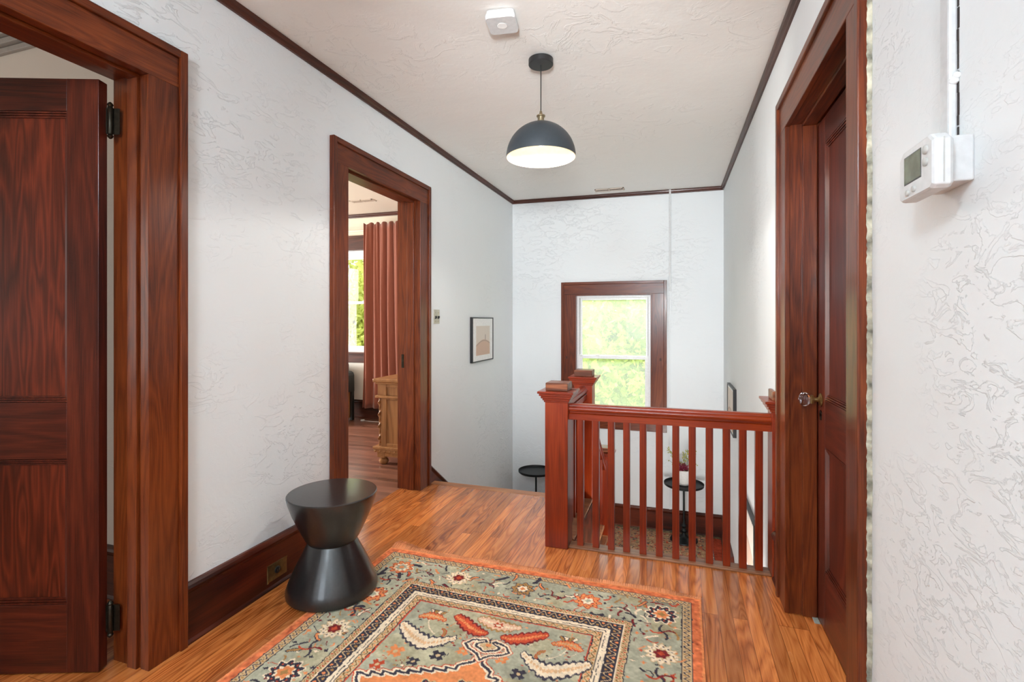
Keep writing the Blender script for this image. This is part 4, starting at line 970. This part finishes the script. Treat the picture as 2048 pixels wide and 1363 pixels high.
for y in (Y0+.018, Y1-.018):
    tw = MB(); vs = []; fs = []; nn, mm_ = 90, 12
    for j in range(nn+1):
        z = .160+.415*j/nn; tp = min(1, j/6, (nn-j)/6); a0 = j/nn*2*math.pi*4
        for k in range(mm_):
            a = 2*math.pi*k/mm_; r = .013+.004*tp*math.cos(2*(a-a0)); off = .005*tp
            vs.append((X0+.014+off*math.cos(a0)+r*math.cos(a), y+off*math.sin(a0)+r*math.sin(a), z))
    fs = [(j*mm_+k, j*mm_+(k+1) % mm_, (j+1)*mm_+(k+1) % mm_, (j+1)*mm_+k) for j in range(nn) for k in range(mm_)]+[tuple(range(mm_)), tuple(range(nn*mm_, (nn+1)*mm_))]
    obj('twisted_column', tw.add(vs, fs), W['oakz'], dr, smooth=True)
for x in (X0+.040, X1-.045):
    for y in (Y0+.035, Y1-.035):
        obj('bun_foot', MB().lathe([(.024, 0), (.038, .010), (.043, .026), (.038, .042), (.024, .050), (.030, .055), (.030, .060), (.022, .064), (.030, .072), (.030, .076)], (x, y, 0), 24), W['oakz'], dr, smooth=True)
for z0, z1 in ((.165, .290), (.300, .430), (.440, .570)):
    q = obj('drawer', MB().box(X0+.062, X0+.078, Y0+.06, Y1-.06, z0, z1), W['oaky'], dr, bevel=.004)
    for y in (Y0+.3, Y1-.3): obj('drawer_pull', MB().ball((X0+.054, y, (z0+z1)/2), .012, 8), M['brass'], q, smooth=True)
ch = thing('armchair', 'black leather armchair with wooden side, partly hidden by the bedroom doorway', 'armchair', (-4.2, 5.15, 0))
chp = [(5.02, .17), (5.02, .52), (5.04, .58), (5.09, .61), (5.36, .61), (5.40, .59), (5.42, .53), (5.42, .17)]
rnd = [(-4.30, .33), (-4.30, .60), (-4.28, .615), (-3.915, .615), (-3.885, .600), (-3.868, .565), (-3.865, .50), (-3.865, .36)]
obj('seat_cushion', MB().box(-4.32, -3.95, 4.90, 5.36, .30, .44), M['leather'], ch, bevel=.03)
obj('arm_pad', MB().prism([(-3.985, .36), (-3.985, .585), (-3.975, .605), (-3.945, .618), (-3.905, .614), (-3.880, .598), (-3.867, .565), (-3.865, .36)], 4.92, 5.42, lambda u, v, t_: (u, t_, v)), M['leather'], ch, bevel=.008)
obj('side_panel', MB().box(-3.975, -3.905, 4.93, 5.41, .03, .36), W['oakz'], ch, bevel=.006)
obj('front_leg', MB().box(-3.900, -3.870, 4.91, 4.96, 0, .365), M['leather'], ch, bevel=.004); obj('rear_leg', MB().box(-3.900, -3.870, 5.37, 5.42, 0, .365), M['leather'], ch, bevel=.004)
obj('backrest', MB().box(-4.66, -3.95, 5.30, 5.44, .30, .72), M['leather'], ch, bevel=.03)
obj('arm_pad', MB().box(-4.70, -4.58, 4.92, 5.42, .36, .61), M['leather'], ch, bevel=.03); obj('side_panel', MB().box(-4.69, -4.60, 4.93, 5.41, .03, .36), W['oakz'], ch, bevel=.006)
co = MB().tube([(-3.70, 5.38, .006), (-3.62, 5.36, .006), (-3.50, 5.37, .005), (-3.30, 5.33, .005), (-3.0, 5.35, .005)], .0035, 6).box(-3.74, -3.70, 5.365, 5.395, .001, .018)
tag(obj('power_cord', co, M['whitep']), 'white power cord with plug lying on the bedroom floor by the curtain', 'cord')

# ------------------------------------------------------------------ outdoors
S('ground', MB().box(-40, 40, 5.9, 60, -4.4, -4.2), M['grass'], 'green lawn outside far below the windows', 'lawn')
def make_tree(seed, nleaf, rad, hgt, mat):
    rnd_ = np.random.default_rng(seed); k = 34
    cen = rnd_.normal(size=(k, 3))*np.array([rad*.5, rad*.5, hgt*.26])+np.array([0, 0, hgt*.58])
    c = cen[rnd_.integers(0, k, nleaf)]; p = c+rnd_.normal(size=(nleaf, 3))*rad*.19
    a = rnd_.normal(size=(nleaf, 3)); a /= np.linalg.norm(a, axis=1)[:,None]; b = rnd_.normal(size=(nleaf, 3)); b -= (b*a).sum(1)[:,None]*a; b /= np.linalg.norm(b, axis=1)[:,None]
    s = rnd_.uniform(.05, .11, (nleaf, 1))
    V = np.concatenate([p-a*s*1.5, p-b*s*.7, p+a*s*1.5, p+b*s*.7], 1).reshape(-1, 3)
    me = bpy.data.meshes.new('crown'); me.from_pydata(V.tolist(), [], (np.arange(nleaf*4).reshape(-1, 4)).tolist()); me.materials.append(mat)
    t = thing('tree', None, 'tree', (0, 0, -4.2)); o = bpy.data.objects.new('crown', me); COL.objects.link(o); o.parent = t; WP[o.name] = Vector((0,0,0))
    tk = MB().tube([(0, 0, -.1), (.1, 0, hgt*.3), (0, .1, hgt*.6), (.05, 0, hgt*.85)], [.20, .15, .09, .03], 8)
    for q in range(8): tk.tube([(0, 0, hgt*(.28+.05*q)), tuple(cen[q])], [.05, .015], 5)
    obj('trunk', tk, M['bark'], t, local=True)
    return t
for m_ in (M['leaf'], M['leaf2']):
    N = m_.node_tree.nodes; L = m_.node_tree.links; pb = N['Principled BSDF']; tl = N.new('ShaderNodeBsdfTranslucent'); mx = N.new('ShaderNodeMixShader'); mx.inputs[0].default_value = .45
    cs = pb.inputs['Base Color'].links[0].from_socket; L.new(cs, tl.inputs[0]); L.new(pb.outputs[0], mx.inputs[1]); L.new(tl.outputs[0], mx.inputs[2]); L.new(mx.outputs[0], N['Material Output'].inputs[0])
ta = make_tree(1, 16000, 2.6, 7.5, M['leaf']); tb = make_tree(2, 16000, 2.3, 8.6, M['leaf2'])
spots = [(-1.9, 15.5, 0, ta), (-11.2, 15.5, 1, tb), (7.6, 16.5, 2, ta), (-6.4, 25.5, 3, tb), (3.2, 26.5, 4, ta), (-16.5, 26.0, 5, ta)]
labs = ['leafy green tree in line with the stair window', 'pale green tree in line with the bedroom window', 'leafy green tree to the right of the stair window view', 'pale green tree farther back between the two windows', 'leafy tree farther back to the right in the garden', 'leafy tree farthest to the left behind the bedroom window']
used = set()
for (x, y, a, src), lab in zip(spots, labs):
    o = src if src.name not in used else copy_tree(src); used.add(src.name)
    o.location = (x, y, -4.2); o.rotation_euler = (0, 0, a); o.scale = (1, 1, 1.0); tag(o, lab, 'tree', 'trees outside the windows')
